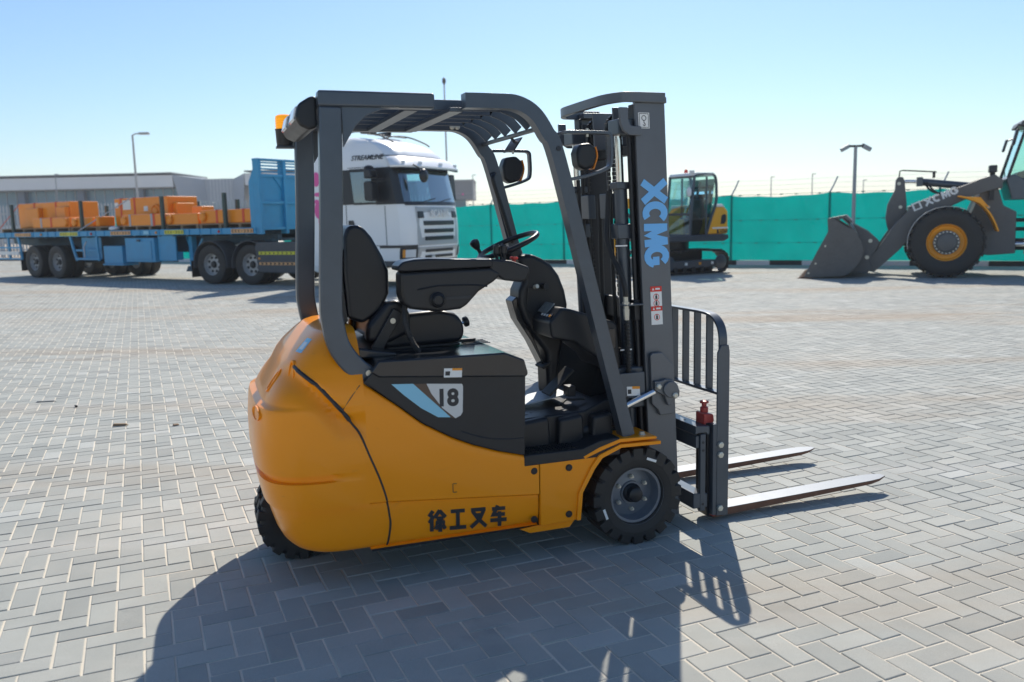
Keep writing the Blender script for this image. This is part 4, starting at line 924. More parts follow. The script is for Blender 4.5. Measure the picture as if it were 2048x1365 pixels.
LB().tube(smooth_path([(.188, Yf - .0016, 1.940), (.188, Yf - .0016, 1.930), (.194, Yf - .0016, 1.924), (.190, Yf - .0016, 1.917), (.182, Yf - .0016, 1.921)], 3), .0018, 5).build('hook_symbol', 'lettblack', FK)
# carriage
MB().prism([(.345, .455), (.345, .500), (.425, .492), (.425, .455), (.415, .447), (.405, .462), (.36, .462)], .10, .90).build('carriage_upper_bar', 'graphite', FK, .004)
MB().bb(.352, .372, .108, .892, .385, .448).build('carriage_front_plate', 'graphite', FK, .004)
MB().prism([(.335, .085), (.335, .165), (.415, .155), (.415, .085)], .10, .90).build('carriage_lower_bar', 'graphite', FK, .005)
for y0 in (.098, .882):
    MB().bb(.372, .402, y0, y0 + .020, .070, .455).build('carriage_side_plate', 'graphite', FK, .003)
    for z in (.415, .375, .105): MB().lathe([(.007, 0), (.007, .002), (0, .002)], (.387, y0 if y0 < .5 else y0 + .02, z), (0, -1 if y0 < .5 else 1, 0), 12).build('bolt_hole', 'lettblack', FK)
for y in (.33, .65): MB().bb(.26, .345, y, y + .022, .09, .56).build('carriage_cheek', 'graphite', FK, .004)
for x in (.375,):
    for y in (.25, .35, .50, .65, .75): MB().lathe([(.008, 0), (.008, .001), (0, .001)], (x, y, .498), (0, 0, 1), 12).build('notch', 'lettblack', FK)
# load backrest
bx = .500
frame = smooth_path([(bx, .110, .60), (bx, .110, .86), (bx, .116, .94), (bx, .145, .99), (bx, .205, 1.022), (bx, .30, 1.030)], 5) + smooth_path([(bx, .70, 1.030), (bx, .795, 1.022), (bx, .855, .99), (bx, .884, .94), (bx, .89, .86), (bx, .89, .60)], 5)
MB().sweep(frame, .013, .045, (1, 0, 0)).build('backrest_frame', 'graphite', FK, .003)
MB().bb(bx - .02, bx + .02, .118, .882, .636, .650).build('backrest_lower_rail', 'graphite', FK, .003)
for k in range(6): yb = .225 + k * .110; MB().bb(bx - .019, bx + .019, yb - .006, yb + .006, .651, 1.023).build('backrest_bar', 'graphite', FK, .002)
for y0, y1, s_ in ((.094, .106, -1), (.894, .906, 1)):
    MB().prism([(.463, .035), (.463, .85), (.482, .885), (.524, .885), (.530, .85), (.530, .030)], y0, y1).build('backrest_post', 'graphite', FK, .003)
    MB().bb(.440, .4625, y0, y1 + .03 * -s_ if s_ < 0 else y1, .04, .50).build('backrest_clamp', 'graphite', FK, .003)
    for z in (.395, .345, .075):
        MB().lathe([(.016, 0), (.016, .004), (.0155, .012), (.010, .014), (0, .014)], (.480, y0 if s_ < 0 else y1, z), (0, s_, 0), 6).build('backrest_bolt', 'zinc', FK)
def fork(y0, xt):
    yw = .10
    n_ = 18; rows = []
    pts = []
    for k in range(n_ + 1):
        t = k / n_; x = .462 + (xt - .462) * t; zt = .056 + .026 * t; th = .040 - .022 * t - (.012 * max(0, t - .9) / .1)
        wv = yw / 2 * (1 if t < .88 else math.sqrt(max(.02, 1 - ((t - .88) / .125) ** 2)) * .9 + .1)
        pts.append((x, zt, th, wv))
    f1, f2 = MB(), MB()
    rt = [[Vector((x, y0 + yw / 2 + s_ * wv, zt)) for s_ in (-1, 1)] for x, zt, th, wv in pts]
    rb_ = [[Vector((x, y0 + yw / 2 + s_ * wv, zt - th)) for s_ in (-1, 1)] for x, zt, th, wv in pts]
    f2.grid(rb_)
    f2.grid([[a[0], b[0] - Vector((0, 0, 0.0))] for a, b in zip(rb_, [[q[0] - Vector((0, 0, .002)), q[1]] for q in rt])])
    f2.grid([[a[1], b[1]] for a, b in zip(rb_, [[q[0], q[1] - Vector((0, 0, .002))] for q in rt])])
    fb = f2.build('fork_underside', 'rust', FK)
    f1.grid(rt); f1.grid([[a[0], a[0] - Vector((0, 0, .002))] for a in rt]); f1.grid([[a[1], a[1] - Vector((0, 0, .002))] for a in rt])
    f1.build('fork_blade', 'forksteel', FK)
    MB().prism([(.425, .10), (.425, .50), (.462, .50), (.462, .075), (.470, .058), (.462, .018), (.44, .022), (.428, .05)], y0, y0 + yw).build('fork_shank', 'darksteel', FK, .004)
    MB().prism([(.415, .478), (.415, .548), (.470, .540), (.475, .505), (.455, .478)], y0 + .01, y0 + yw - .01).build('fork_hook', 'redpaint', FK, .008)
    MB().lathe([(.020, .545), (.020, .570), (.012, .575), (.012, .590), (.022, .592), (.022, .602), (0, .605)], (.440, y0 + yw / 2, 0), (0, 0, 1), 14).build('fork_lock_pin', 'redpaint', FK)
fork(.125, 1.575); fork(.735, 1.61)
MB().ball((.468, .135, .040), (.030, .018, .020), 10).build('fork_heel_paint', 'redpaint', FK)

# ================================================================== white tractor unit (x forward, y to its left)
TR = thing('truck_tractor', 'white truck tractor with silver grille parked ahead of the blue trailer', 'truck', (-7.3, 22.3, 0), -27.5)
CW = 2.42
ZL = [.50, .62, .80, .95, 1.0, 1.2, 1.45, 1.7, 1.88, 1.97, 2.1, 2.3, 2.5, 2.66, 2.74, 2.86, 3.0, 3.15, 3.28, 3.38, 3.46, 3.52, 3.56, 3.58]
XF = [(.50, 5.60), (.62, 5.66), (.95, 5.70), (1.5, 5.70), (1.9, 5.64), (2.74, 5.44), (2.86, 5.42), (3.0, 5.36), (3.15, 5.24), (3.28, 5.06), (3.38, 4.84), (3.46, 4.58), (3.52, 4.25), (3.56, 3.9), (3.58, 3.6)]
INS = [(.5, .03), (.8, .0), (2.0, .0), (2.74, .02), (3.0, .04), (3.2, .09), (3.35, .16), (3.46, .25), (3.54, .36), (3.58, .50)]
X0 = 2.72
XS = [2.72, 3.2, 3.72, 4.04, 4.10, 4.4, 4.74, 4.80, 5.3]
NC, NF = 8, 14
def cab_col(z, off=0):
    xf, ins = interp(XF, z) + off, interp(INS, z) - off; rc = .34; out = []
    y0, y1 = .02 + ins, .02 + CW - ins
    k = (xf - rc - X0) / (5.3 - X0)
    side = [X0 + (x - X0) * k for x in XS]
    out += [Vector((x, y0, z)) for x in side]
    def fr(y): t = (y - (y0 + y1) / 2) / ((y1 - y0) / 2); return xf - .07 * t * t
    for q in range(1, NC + 1):
        a = R(90 * q / NC); out.append(Vector((xf - .07 - rc + rc * math.sin(a), y0 + rc - rc * math.cos(a), z)))
    ys = [y0 + rc + (y1 - y0 - 2 * rc) * q / NF for q in range(1, NF)]
    e = fr(y0 + rc)
    out += [Vector((fr(y) - (e - (xf - .07)) * 0, y, z)) for y in ys]
    for q in range(0, NC):
        a = R(90 * (1 - q / NC)); out.append(Vector((xf - .07 - rc + rc * math.sin(a), y1 - rc + rc * math.cos(a), z)))
    out += [Vector((x, y1, z)) for x in side[::-1]]
    return out
def fixfront(c):
    return c
colz = [cab_col(z) for z in ZL]; NCOL = len(colz[0])
iS0, iS1 = 4, 6                                  # side window columns
iW0, iW1 = 8 + 4, 8 + NC + NF + 3                # windscreen columns
def win(j, i):
    z0, z1 = ZL[j], ZL[j + 1]
    if z0 >= 1.97 - 1e-6 and z1 <= 2.74 + 1e-6:
        if iS0 <= i < iS1 or NCOL - 1 - iS1 <= i < NCOL - 1 - iS0: return 'side'
        if iW0 <= i < iW1: return 'front'
    return None
shell, belt = MB(), MB()
shell.v = [p for c in colz for p in c]
for j in range(len(ZL) - 1):
    for i in range(NCOL - 1):
        q = (j * NCOL + i, j * NCOL + i + 1, (j + 1) * NCOL + i + 1, (j + 1) * NCOL + i)
        if win(j, i) is None: shell.f.append(q)
shell.f.append(tuple((len(ZL) - 1) * NCOL + i for i in range(NCOL)))
shell.add([c[0] for c in colz] + [c[-1] for c in colz[::-1]], [tuple(range(2 * len(colz)))])
shell.build('cab', 'cabwhite', TR, smooth=50)
def cab_patch(i0, i1, z0, z1, off, name, m, nz=6, par=TR):
    rows = []
    for j in range(nz + 1): rows.append(cab_col(z0 + (z1 - z0) * j / nz, off)[i0:i1 + 1])
    return MB().grid(rows).build(name, m, par, smooth=50)
cab_patch(iW0, iW1, 1.96, 2.75, .006, 'windscreen', 'windglass')
cab_patch(iS0, iS1, 1.96, 2.75, .004, 'side_window', 'windglass')
cab_patch(NCOL - 1 - iS1, NCOL - 1 - iS0, 1.96, 2.75, .004, 'side_window', 'windglass')
# black window surround
for a, b, z0, z1 in ((2, iS0, 1.95, 2.76), (iS1, iW0, 1.93, 2.78), (iS0, iS1, 2.70, 2.77), (iS0, iS1, 1.94, 1.99), (iW0, iW1, 2.70, 2.80), (iW0, iW1, 1.90, 1.985), (iW1, NCOL - 1 - iS1, 1.93, 2.78)):
    cab_patch(a, b, z0, z1, .012, 'window_surround', 'cabdark', 3)
vis = [cab_col(z, o_)[iW0 - 3:iW1 + 4] for z, o_ in ((2.80, .03), (2.76, .20), (2.80, .215), (2.97, .13), (3.03, .03))]
MB().grid(vis).build('sun_visor', 'cabwhite', TR, smooth=40)
MB().grid([cab_col(z, o_)[iW0 - 3:iW1 + 4] for z, o_ in ((2.795, .025), (2.735, .205), (2.757, .207))]).build('visor_edge', 'cabdark', TR)
for i_ in (iW0 + 2, iW0 + 7, iW1 - 8, iW1 - 2):
    p = cab_col(2.88, .185)[i_]; MB().box(p, (.03, .14, .055)).build('visor_lamp', 'clearlens', TR, .006)
cab_patch(iW0 - 5, iW1 + 4, 3.035, 3.055, .008, 'roof_joint', 'cabdark', 1)
# roof fairing, rails, horns
MB().prism([(3.02, 3.35), (3.02, 3.66), (3.25, 3.70), (3.7, 3.66), (4.0, 3.60), (3.6, 3.36)], .10, .22).build('roof_fairing', 'cabwhite', TR, .03)
MB().prism([(3.02, 3.35), (3.02, 3.66), (3.25, 3.70), (3.7, 3.66), (4.0, 3.60), (3.6, 3.36)], 2.24, 2.36).build('roof_fairing', 'cabwhite', TR, .03)
for y in (.45, 1.98):
    MB().tube(smooth_path([(3.5, y, 3.62), (3.9, y, 3.68), (4.4, y, 3.62), (4.85, y, 3.45), (5.0, y, 3.36)], 5), .018, 8).build('roof_rail', 'cabdark', TR)
MB().tube([(4.3, .4, 3.60), (4.3, 2.0, 3.62)], .016, 8).build('roof_crossbar', 'cabdark', TR)
for y in (.6, 1.2): MB().lathe([(.02, 0), (.035, .1), (.05, .35), (.07, .42)], (3.95, y, 3.66), (1, 0, 0), 12).build('air_horn', 'cabdark', TR)
# doors
SY = .016
for pts in ([(3.86, 1.95), (3.86, .98)], [(4.98, 1.90), (5.0, .98)], [(3.86, .98), (5.0, .98)]):
    MB().tube([(pts[0][0], SY, pts[0][1]), (pts[1][0], SY, pts[1][1])], .008, 5).build('door_gap', 'cabdark', TR)
MB().prism([(3.92, 1.38), (3.92, 1.58), (4.06, 1.58), (4.12, 1.40), (4.11, 1.37)], .002, .019).build('door_handle', 'cabdark', TR, .004)
MB().bb(3.95, 4.62, .010, .0195, 2.795, 2.805).build('roof_locker_gap', 'cabdark', TR)
text('model_lettering', 'STREAMLINE', .165, 'cabdark', TR, (4.50, .052, 3.02), (1, 0, 0), (.0, .18, 1), .004, .001, .28, .98)
# pink flower graphic behind the door
for cx_, cz_, rx_, rz_ in ((2.99, 2.58, .13, .17), (3.05, 2.22, .16, .05), (2.97, 2.05, .10, .05), (3.03, 1.84, .14, .20), (3.08, 1.60, .07, .14)):
    o = MB().lathe([(1e-3, .0), (.5, .002), (1, .0005)], (0, 0, 0), (0, -1, 0), 20).build('pink_graphic', 'pink', TR)
    o.location = (cx_, .017, cz_); o.scale = (rx_, 1, rz_)
# front: grille
GX = 5.70
def front_strip(y0, y1, z0, z1, off, name, m, bev=.006, n=6):
    rows = []
    def fx(y, z): t = (y - (.02 + CW / 2)) / (CW / 2); return interp(XF, z) - .07 * t * t + off
    mb = MB(); rows = []
    for z in (z0, z1): rows.append([Vector((fx(y0 + (y1 - y0) * k / n, z), y0 + (y1 - y0) * k / n, z)) for k in range(n + 1)])
    back = [[p - Vector((.05, 0, 0)) for p in r_] for r_ in rows]
    mb.grid(rows); mb.grid(back)
    loop = [p for p in rows[0]] + [p for p in rows[1][::-1]]; lb = [p for p in back[0]] + [p for p in back[1][::-1]]; m_ = len(loop)
    mb.add(loop + lb, [(k, (k + 1) % m_, m_ + (k + 1) % m_, m_ + k) for k in range(m_)])
    return mb.build(name, m, TR, bev)
front_strip(.36, 2.10, .96, 1.86, .012, 'grille', 'grillesilver', .02)
for k, (z0, z1) in enumerate(((1.43, 1.535), (1.25, 1.345), (1.075, 1.17))): front_strip(.56 + .02 * k, 1.90 - .02 * k, z0, z1, .022, 'grille_slot', 'cabdark', .01)
front_strip(.36, 2.10, .50, .93, .012, 'bumper_grille', 'grillesilver', .02)
for z0, z1 in ((.80, .87), (.66, .73)): front_strip(.62, 1.84, z0, z1, .022, 'bumper_slot', 'cabdark', .01)
for ya, yb in ((.38, .60), (1.86, 2.08)): front_strip(ya, yb, 1.60, 1.76, .024, 'air_intake', 'cabdark', .02, 3)
text('maker_lettering', 'SCANIA', .23, 'white', TR, (GX + .018, .02 + CW / 2, 1.70), (0, 1, 0), (0, 0, 1), .012, .008)
text('number_plate', '646', .10, 'white', TR, (GX + .03, .86, .69), (0, 1, 0), (0, 0, 1), .004, .003)
cab_patch(9, 16, .66, .92, .012, 'headlamp_panel', 'cabdark'); cab_patch(11, 15, .70, .88, .022, 'headlamp', 'clearlens'); cab_patch(10, 11, .70, .88, .022, 'indicator', 'labelorange')
cab_patch(NCOL - 17, NCOL - 10, .66, .92, .012, 'headlamp_panel', 'cabdark'); cab_patch(NCOL - 16, NCOL - 12, .70, .88, .022, 'headlamp', 'clearlens')
cab_patch(6, NCOL - 7, .38 + .12, .62, .006, 'lower_bumper', 'skirtgrey', 2)
cab_patch(6, 16, .92, .985, .010, 'bumper_joint', 'cabdark', 1)
for yw in (.55, 1.25): MB().tube([(5.70, yw, 1.97), (5.66, yw + .30, 2.02), (5.64, yw + .62, 2.06)], .012, 6).build('wiper', 'cabdark', TR)
# mirrors
MB().prism([(4.69, 2.02), (4.67, 2.42), (4.72, 2.46), (4.87, 2.46), (4.91, 2.40), (4.91, 2.04), (4.87, 2.0)], -.36, -.10).build('mirror_housing', 'cabdark', TR, .03, 3)
MB().prism([(4.69, 2.52), (4.69, 2.70), (4.75, 2.75), (4.87, 2.72), (4.91, 2.54)], -.36, -.10).build('mirror_housing', 'cabdark', TR, .03, 3)
MB().tube([(5.02, .05, 2.49), (4.80, -.22, 2.49)], .028, 8).build('mirror_arm', 'cabdark', TR)
MB().ball((4.72, -.18, 2.76), (.11, .13, .07), 12).build('kerb_mirror', 'cabdark', TR)
MB().tube(smooth_path([(5.62, .30, 2.82), (5.80, .28, 2.72), (5.86, .28, 2.55)], 4), .018, 8).build('front_mirror_arm', 'cabdark', TR)
MB().ball((5.86, .36, 2.56), (.09, .15, .16), 12).build('front_mirror', 'cabdark', TR)
MB().prism([(5.02, 2.02), (5.0, 2.70), (5.20, 2.70), (5.24, 2.04)], CW + .16, CW + .40).build('mirror_housing', 'cabdark', TR, .03, 3)
# interior
MB().bb(3.1, 5.3, .12, 2.32, 1.55, 1.62).build('cab_floor', 'cabdark', TR)
MB().prism([(5.05, 1.6), (5.15, 1.86), (5.45, 1.93), (5.55, 1.6)], .2, 2.2).build('dashboard', 'cabdark', TR, .03)
for y in (.5, 1.55):
    MB().bb(4.05, 4.55, y, y + .5, 1.6, 1.85).build('seat', 'cabdark', TR, .05); MB().prism([(4.0, 1.8), (3.9, 2.45), (4.0, 2.62), (4.1, 2.45), (4.18, 1.85)], y, y + .5).build('seat_back', 'cabdark', TR, .05)
MB().bb(3.12, 3.9, .12, 2.3, 1.62, 3.2).build('sleeper_wall', 'skirtgrey', TR)
# chassis and rear gear
for y in (.78, 1.60): MB().bb(-1.25, 4.9, y, y + .10, .70, .98).build('frame_rail', 'skirtgrey', TR)
MB().lathe([(.5, 1.02), (.5, 1.10), (0, 1.10)], (-.1, 1.23, 0), (0, 0, 1), 24).build('fifth_wheel', 'cabdark', TR)
MB().prism([(.98, .33), (.92, 1.02), (.98, 1.10), (2.62, 1.10), (2.62, .30)], -.02, .10).build('side_skirt', 'skirtgrey', TR, .03)
MB().bb(1.0, 2.6, .10, .75, .35, 1.05).build('battery_box', 'cabdark', TR)
MB().lathe([(0, 0), (.30, 0), (.33, .03), (.33, 1.1), (0, 1.1)], (2.90, .05, .66), (0, 1, 0), 28).build('fuel_tank_end', 'kerbwhite', TR)
MB().bb(1.05, 2.35, -.026, -.0205, .78, .86).build('yellow_reflector', 'plateyellow', TR); MB().bb(1.05, 2.45, -.026, -.0205, .52, .59).build('orange_reflector', 'plateorange', TR)
for k in range(9):
    MB().prism([(1.10 + k * .14, .79), (1.14 + k * .14, .82), (1.10 + k * .14, .85), (1.13 + k * .14, .85), (1.17 + k * .14, .82), (1.13 + k * .14, .79)], -.0285, -.0262).build('reflector_chevron', 'lettblack', TR, smooth=0)
    MB().prism([(1.10 + k * .14, .53), (1.14 + k * .14, .555), (1.10 + k * .14, .58), (1.16 + k * .14, .58), (1.20 + k * .14, .555), (1.16 + k * .14, .53)], -.0285, -.0262).build('reflector_chevron', 'lettblack', TR, smooth=0)
MB().bb(1.03, 1.09, -.03, -.0205, .66, .71).build('side_marker', 'labelorange', TR)
for x in (-.69, .69):
    for yy, s_ in ((.165, -1), (.50, 1), (CW - .125, 1), (CW - .46, -1)): wheel(TR, (x, yy, .52), .52, .30, .285, s_, nuts=8 if yy < .3 else 0, dish=.10 if yy < .3 else .04, nut_r=.19, n=32, nutm='cabdark', nut_s=1.7)
    arc = [(x + .60 * math.cos(R(a)), .25, .52 + .62 * math.sin(R(a))) for a in range(-8, 189, 14)]
    for y in (.26, CW - .22): MB().sweep([Vector((p[0], y, p[2])) for p in arc], .022, .56, (0, 1, 0)).build('mudguard', 'skirtgrey', TR, .006)
MB().bb(-1.40, -1.38, 0, .55, .18, .62).build('mudflap', 'rubber', TR)
for yy, s_ in ((.20, -1), (CW - .16, 1)): wheel(TR, (4.25, yy, .52), .52, .32, .285, s_, nuts=8, dish=.02, nut_r=.17, n=32)
MB().bb(3.7, 4.85, .1, 2.3, .45, .98).build('engine_block', 'cabdark', TR)

# driver behind the windscreen
def driver():
    d = thing('person', 'driver in pale clothes and cap seated behind the truck windscreen', 'person', (-7.3, 22.3, 0), -27.5)
    me = bpy.data.meshes.new('body'); V = [(4.25, .75, 1.88), (4.24, .75, 2.05), (4.22, .75, 2.22), (4.22, .75, 2.34), (4.25, .75, 2.44), (4.27, .75, 2.55),
         (4.22, .55, 2.30), (4.34, .50, 2.08), (4.62, .58, 2.02), (4.72, .62, 2.02), (4.22, .95, 2.30), (4.34, 1.0, 2.08), (4.62, .92, 2.02), (4.72, .88, 2.02),
         (4.45, .64, 1.88), (4.75, .64, 1.88), (4.45, .86, 1.88), (4.75, .86, 1.88)]
    E = [(0, 1), (1, 2), (2, 3), (3, 4), (4, 5), (2, 6), (6, 7), (7, 8), (8, 9), (2, 10), (10, 11), (11, 12), (12, 13), (0, 14), (14, 15), (0, 16), (16, 17)]
    rr = [.16, .15, .15, .055, .085, .075, .065, .05, .038, .035, .065, .05, .038, .035, .085, .07, .085, .07]
    me.from_pydata([Vector(v) for v in V], E, []); o = bpy.data.objects.new('body', me); COL.objects.link(o); o.parent = d
    sk = o.modifiers.new('skin', 'SKIN'); sv = me.skin_vertices[0].data
    for q, r_ in enumerate(rr): sv[q].radius = (r_, r_)
    sv[0].use_root = True
    o.modifiers.new('sub', 'SUBSURF').levels = 2; o.modifiers['sub'].render_levels = 2; me.materials.append(MATS['cloth'])
    MB().ball((4.285, .75, 2.50), (.088, .072, .105), 14).build('face', 'skin', d)
    MB().ball((4.25, .75, 2.555), (.105, .088, .075), 14).build('cap', 'white', d)
driver()

# ================================================================== blue flatbed trailer
FB = thing('flatbed_trailer', 'blue flatbed trailer with tall headboard carrying orange blocks', 'trailer', (-7.3, 22.3, 0), -34)
def fb(name, m, *b, bev=0): return MB().bb(*b).build(name, m, FB, bev)
fb('side_rail', 'trailerblue', -12.3, 1.24, 0, .06, 1.31, 1.47, bev=.008); fb('side_rail', 'trailerblue', -12.3, 1.24, 2.39, 2.45, 1.31, 1.47, bev=.008)
fb('deck', 'wood', -12.3, 1.24, .06, 2.39, 1.40, 1.465)
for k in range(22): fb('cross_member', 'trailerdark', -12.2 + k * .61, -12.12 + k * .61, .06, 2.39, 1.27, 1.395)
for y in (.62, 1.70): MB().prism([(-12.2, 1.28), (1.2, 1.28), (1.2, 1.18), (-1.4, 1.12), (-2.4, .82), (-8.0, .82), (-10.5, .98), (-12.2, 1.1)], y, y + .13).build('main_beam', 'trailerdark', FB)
fb('coupler_plate', 'trailerdark', -1.3, 1.1, .5, 1.95, 1.11, 1.18)
for k in range(30): fb('rail_gusset', 'trailerblue', -12.0 + k * .45, -11.93 + k * .45, -.018, -.002, 1.315, 1.465)
# headboard
HB = 1.24
fb('headboard_panel', 'trailerblue', HB - .05, HB, .08, 2.37, 1.42, 2.72)
for y in (0, .80, 1.62, 2.37): fb('headboard_post', 'trailerblue', HB - .12, HB + .10, y, y + .09, 1.30, 3.12, bev=.006)
for z in (1.40, 2.05, 2.72): fb('headboard_rail', 'trailerblue', HB - .001, HB + .075, .09, 2.37, z, z + .07, bev=.004)
for k in range(4): fb('headboard_slat', 'trailerblue', HB - .03, HB + .03, .09, 2.37, 2.83 + k * .075, 2.865 + k * .075, bev=.003)
fb('headboard_top', 'trailerblue', HB - .12, HB + .11, -.01, 2.47, 3.12, 3.17, bev=.006)
for y0, y1 in ((.09, .36), (.80, .53), (.89, 1.16), (1.62, 1.35)):
    MB().prism([(y0, 2.72), (y1, 2.72), (y0, 2.40)], HB + .002, HB + .03, 'x').build('corner_gusset', 'trailerblue', FB)
MB().prism([(HB - .12, 1.42), (HB - .12, 2.9), (HB - .30, 2.6), (HB - .30, 1.42)], 0, .03).build('headboard_wing', 'trailerblue', FB)
# stakes
for x in (-11.09, -6.95, -2.87, -.18):
    fb('stake', 'stake', x - .05, x + .05, .065, .15, 1.47, 2.38, bev=.006)
for x in (-12.0, -9.28, -4.35, -2.46): fb('stake', 'stake', x - .05, x + .05, 2.29, 2.385, 1.47, 2.30, bev=.006)
# running gear
for x in (-9.85, -8.45):
    for yy, s_ in ((.165, -1), (.50, 1), (2.285, 1), (1.95, -1)): wheel(FB, (x, yy, .52), .52, .30, .285, s_, nuts=8 if yy < .3 else 0, dish=.10 if yy < .3 else .04, nut_r=.19, n=32, nutm='cabdark', nut_s=1.7)
    MB().cyl((x, .4, .52), (x, 2.1, .52), .08, 12).build('axle', 'trailerdark', FB)
for yy, s_ in ((.165, -1), (.50, 1), (2.285, 1), (1.95, -1)):
    if yy > 1: wheel(FB, (-7.05, yy, .52), .52, .30, .285, s_, nuts=0, dish=.04, n=32)
fb('mudflap', 'rubber', -10.62, -10.60, 0, .6, .22, .85)
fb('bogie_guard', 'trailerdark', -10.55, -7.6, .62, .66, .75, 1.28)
# rear underrun frame
MB().sweep([(-10.72, .03, 1.31), (-10.60, .03, 1.0), (-10.58, .03, .58)], .10, .05, (0, 1, 0)).build('rear_leg', 'trailerblue', FB)
MB().sweep([(-11.35, .03, 1.31), (-11.33, .03, .58)], .07, .05, (0, 1, 0)).build('rear_leg', 'trailerblue', FB)
for z in (.58, .95): fb('underrun_bar', 'trailerblue', -12.2, -10.55, .0, .05, z, z + .05)
fb('white_underrun_bar', 'white', -12.2, -10.7, .004, .046, .74, .85)
# side frame, boxes
for x in (-7.55, -6.10): MB().sweep([(x, .03, 1.31), (x + (.10 if x < -7 else 0), .03, 1.0), (x + (.28 if x < -7 else .05), .03, .58)], .08, .05, (0, 1, 0)).build('side_guard_post', 'trailerblue', FB)
for z in (.60, .86): fb('side_guard_bar', 'trailerblue', -7.25, -6.06, .0, .05, z, z + .06)
MB().tube([(-6.75, -.02, .68), (-6.75, -.02, 1.0), (-6.6, -.02, 1.15)], .022, 8).build('winch_handle', 'galv', FB)
fb('rear_box_panel', 'trailerblue', -7.2, -6.15, .18, .20, .62, 1.28)
fb('tool_box', 'trailerblue', -5.75, -4.80, .0, .5, .50, 1.02, bev=.01); fb('tool_box_step', 'trailerblue', -5.78, -4.72, -.04, .45, .455, .495)
fb('locker', 'trailerblue', -4.62, -3.22, .0, .55, .56, 1.24, bev=.01); fb('locker_door', 'trailerblue', -4.50, -3.34, -.02, -.001, .64, 1.16, bev=.008)
fb('locker_latch', 'trailerdark', -3.98, -3.84, -.05, -.021, 1.14, 1.20)
fb('skirt_plate', 'trailerblue', -3.15, -2.35, .08, .12, .60, 1.30)
MB().bb(-2.15, -2.0, .35, .5, .45, 1.30).build('landing_leg', 'trailerblue', FB); MB().prism([(-2.25, .30), (-1.90, .30), (-2.0, .45), (-2.15, .45)], .28, .58).build('landing_foot', 'trailerdark', FB)
MB().sweep([(-2.3, .42, 1.25), (-2.08, .42, .75)], .05, .05, (0, 1, 0)).build('leg_brace', 'trailerblue', FB)
MB().sweep([(-1.6, .42, 1.2), (-2.05, .42, .65)], .05, .05, (0, 1, 0)).build('leg_brace', 'trailerblue', FB)
fb('control_box', 'trailerblue', -2.55, -2.35, .1, .3, .62, .85)
# reflective chevron plates and lamps
for x0, x1, m_ in ((-10.79, -9.80, 'plateorange'), (-8.05, -7.05, 'plateyellow'), (-5.28, -4.28, 'plateorange'), (-2.67, -1.82, 'plateyellow'), (.17, 1.02, 'plateorange')):
    fb('reflector_plate', m_, x0, x1, -.0235, -.0185, 1.335, 1.445); n_ = 7; w_ = (x1 - x0) / n_
    for k in range(n_):
        c_ = x0 + (k + .5) * w_; d_ = -1 if k < 3 else 1; a = w_ * .28
        if k == 3: poly = [(c_ - a * .6, 1.39), (c_, 1.41), (c_ + a * .6, 1.39), (c_, 1.37)]
        else: poly = [(c_ + d_ * a, 1.39), (c_ - d_ * a * .3, 1.430), (c_ - d_ * a * 1.3, 1.430), (c_, 1.39), (c_ - d_ * a * 1.3, 1.350), (c_ - d_ * a * .3, 1.350)]
        MB().prism(poly, -.0262, -.0238).build('chevron', 'lettblack', FB, smooth=0)
for x, m_ in ((-9.15, 'labelorange'), (-6.3, 'redlens'), (-3.05, 'labelorange'), (-.32, 'redlens')): MB().lathe([(.038, 0), (.038, .02), (.02, .03), (0, .03)], (x, -.0185, 1.385), (0, -1, 0), 14).build('side_marker', m_, FB)
fb('green_label', 'decalblue', -3.65, -3.40, -.022, -.0185, 1.345, 1.44)

# ------------------------------------------------------------------ cargo
FR = Matrix.Rotation(R(-34), 4, 'Z')
def wpos(x, y, z): p = FR @ Vector((x, y, z)); return (p.x - 7.3, p.y + 22.3, p.z)
def cargo(x0, x1, y0, y1, z0, z1, label, straps=(), eye=(), notch=None, extra=None):
    c = thing('orange_block', label, 'cargo block', wpos((x0 + x1) / 2, (y0 + y1) / 2, z0), -34, 'orange blocks on the flatbed')
    hx, hy, hz = (x1 - x0) / 2, (y1 - y0) / 2, z1 - z0
    poly = [(-hx, 0), (hx, 0), (hx, hz), (-hx, hz)]
    if notch: poly = [(-hx, 0), (hx, 0), (hx, hz - notch), (hx - notch * 2, hz), (-hx + notch, hz), (-hx, hz - notch)]
    MB().prism(poly, -hy, hy).build('block', 'orange', c, .035, 3)
    for sx, m_ in straps:
        mb = MB(); mb.bb(sx - .045, sx + .045, -hy - .008, -hy - .001, 0, hz + .006); mb.bb(sx - .045, sx + .045, -hy - .008, hy + .008, hz + .001, hz + .008); mb.build('strap', m_, c)
    for sx in eye: MB().lathe([(.13, 0), (.13, .05), (.10, .08), (0, .085)], (sx, -hy, hz * .5), (0, -1, 0), 20).build('lifting_boss', 'orange', c)
    for (a, b, d, e) in (extra or []): MB().bb(a, b, -hy - .16, -hy - .001, d, e).build('side_block', 'orange', c, .03, 3)
    return c
PZ = 1.60
cargo(-12.03, -8.76, .78, 1.75, PZ, 2.43, 'tall orange block at the tail with two smaller blocks on its face', [(-.55, 'strap'), (.80, 'strap')], extra=[(-.85, -.05, .02, .66), (1.05, 1.60, .02, .66)])
cargo(-10.05, -7.84, .20, .58, PZ, 1.91, 'low orange bar lying in front of the tall tail block', [(-.55, 'strapgrey'), (.05, 'strap')], (.95,))
cargo(-7.76, -6.60, .22, .74, PZ, 1.88, 'short low orange bar right of the second stake', [], (-.35,))
cargo(-6.52, -6.32, .26, .80, PZ, 1.90, 'narrow low orange end piece left of the papered tall block', [], ())
B2 = cargo(-6.27, -3.60, .78, 1.80, PZ, 2.42, 'tall orange block with white paper sheets in the middle of the trailer', [(-.98, 'strap'), (-.28, 'strap')], (.80,))
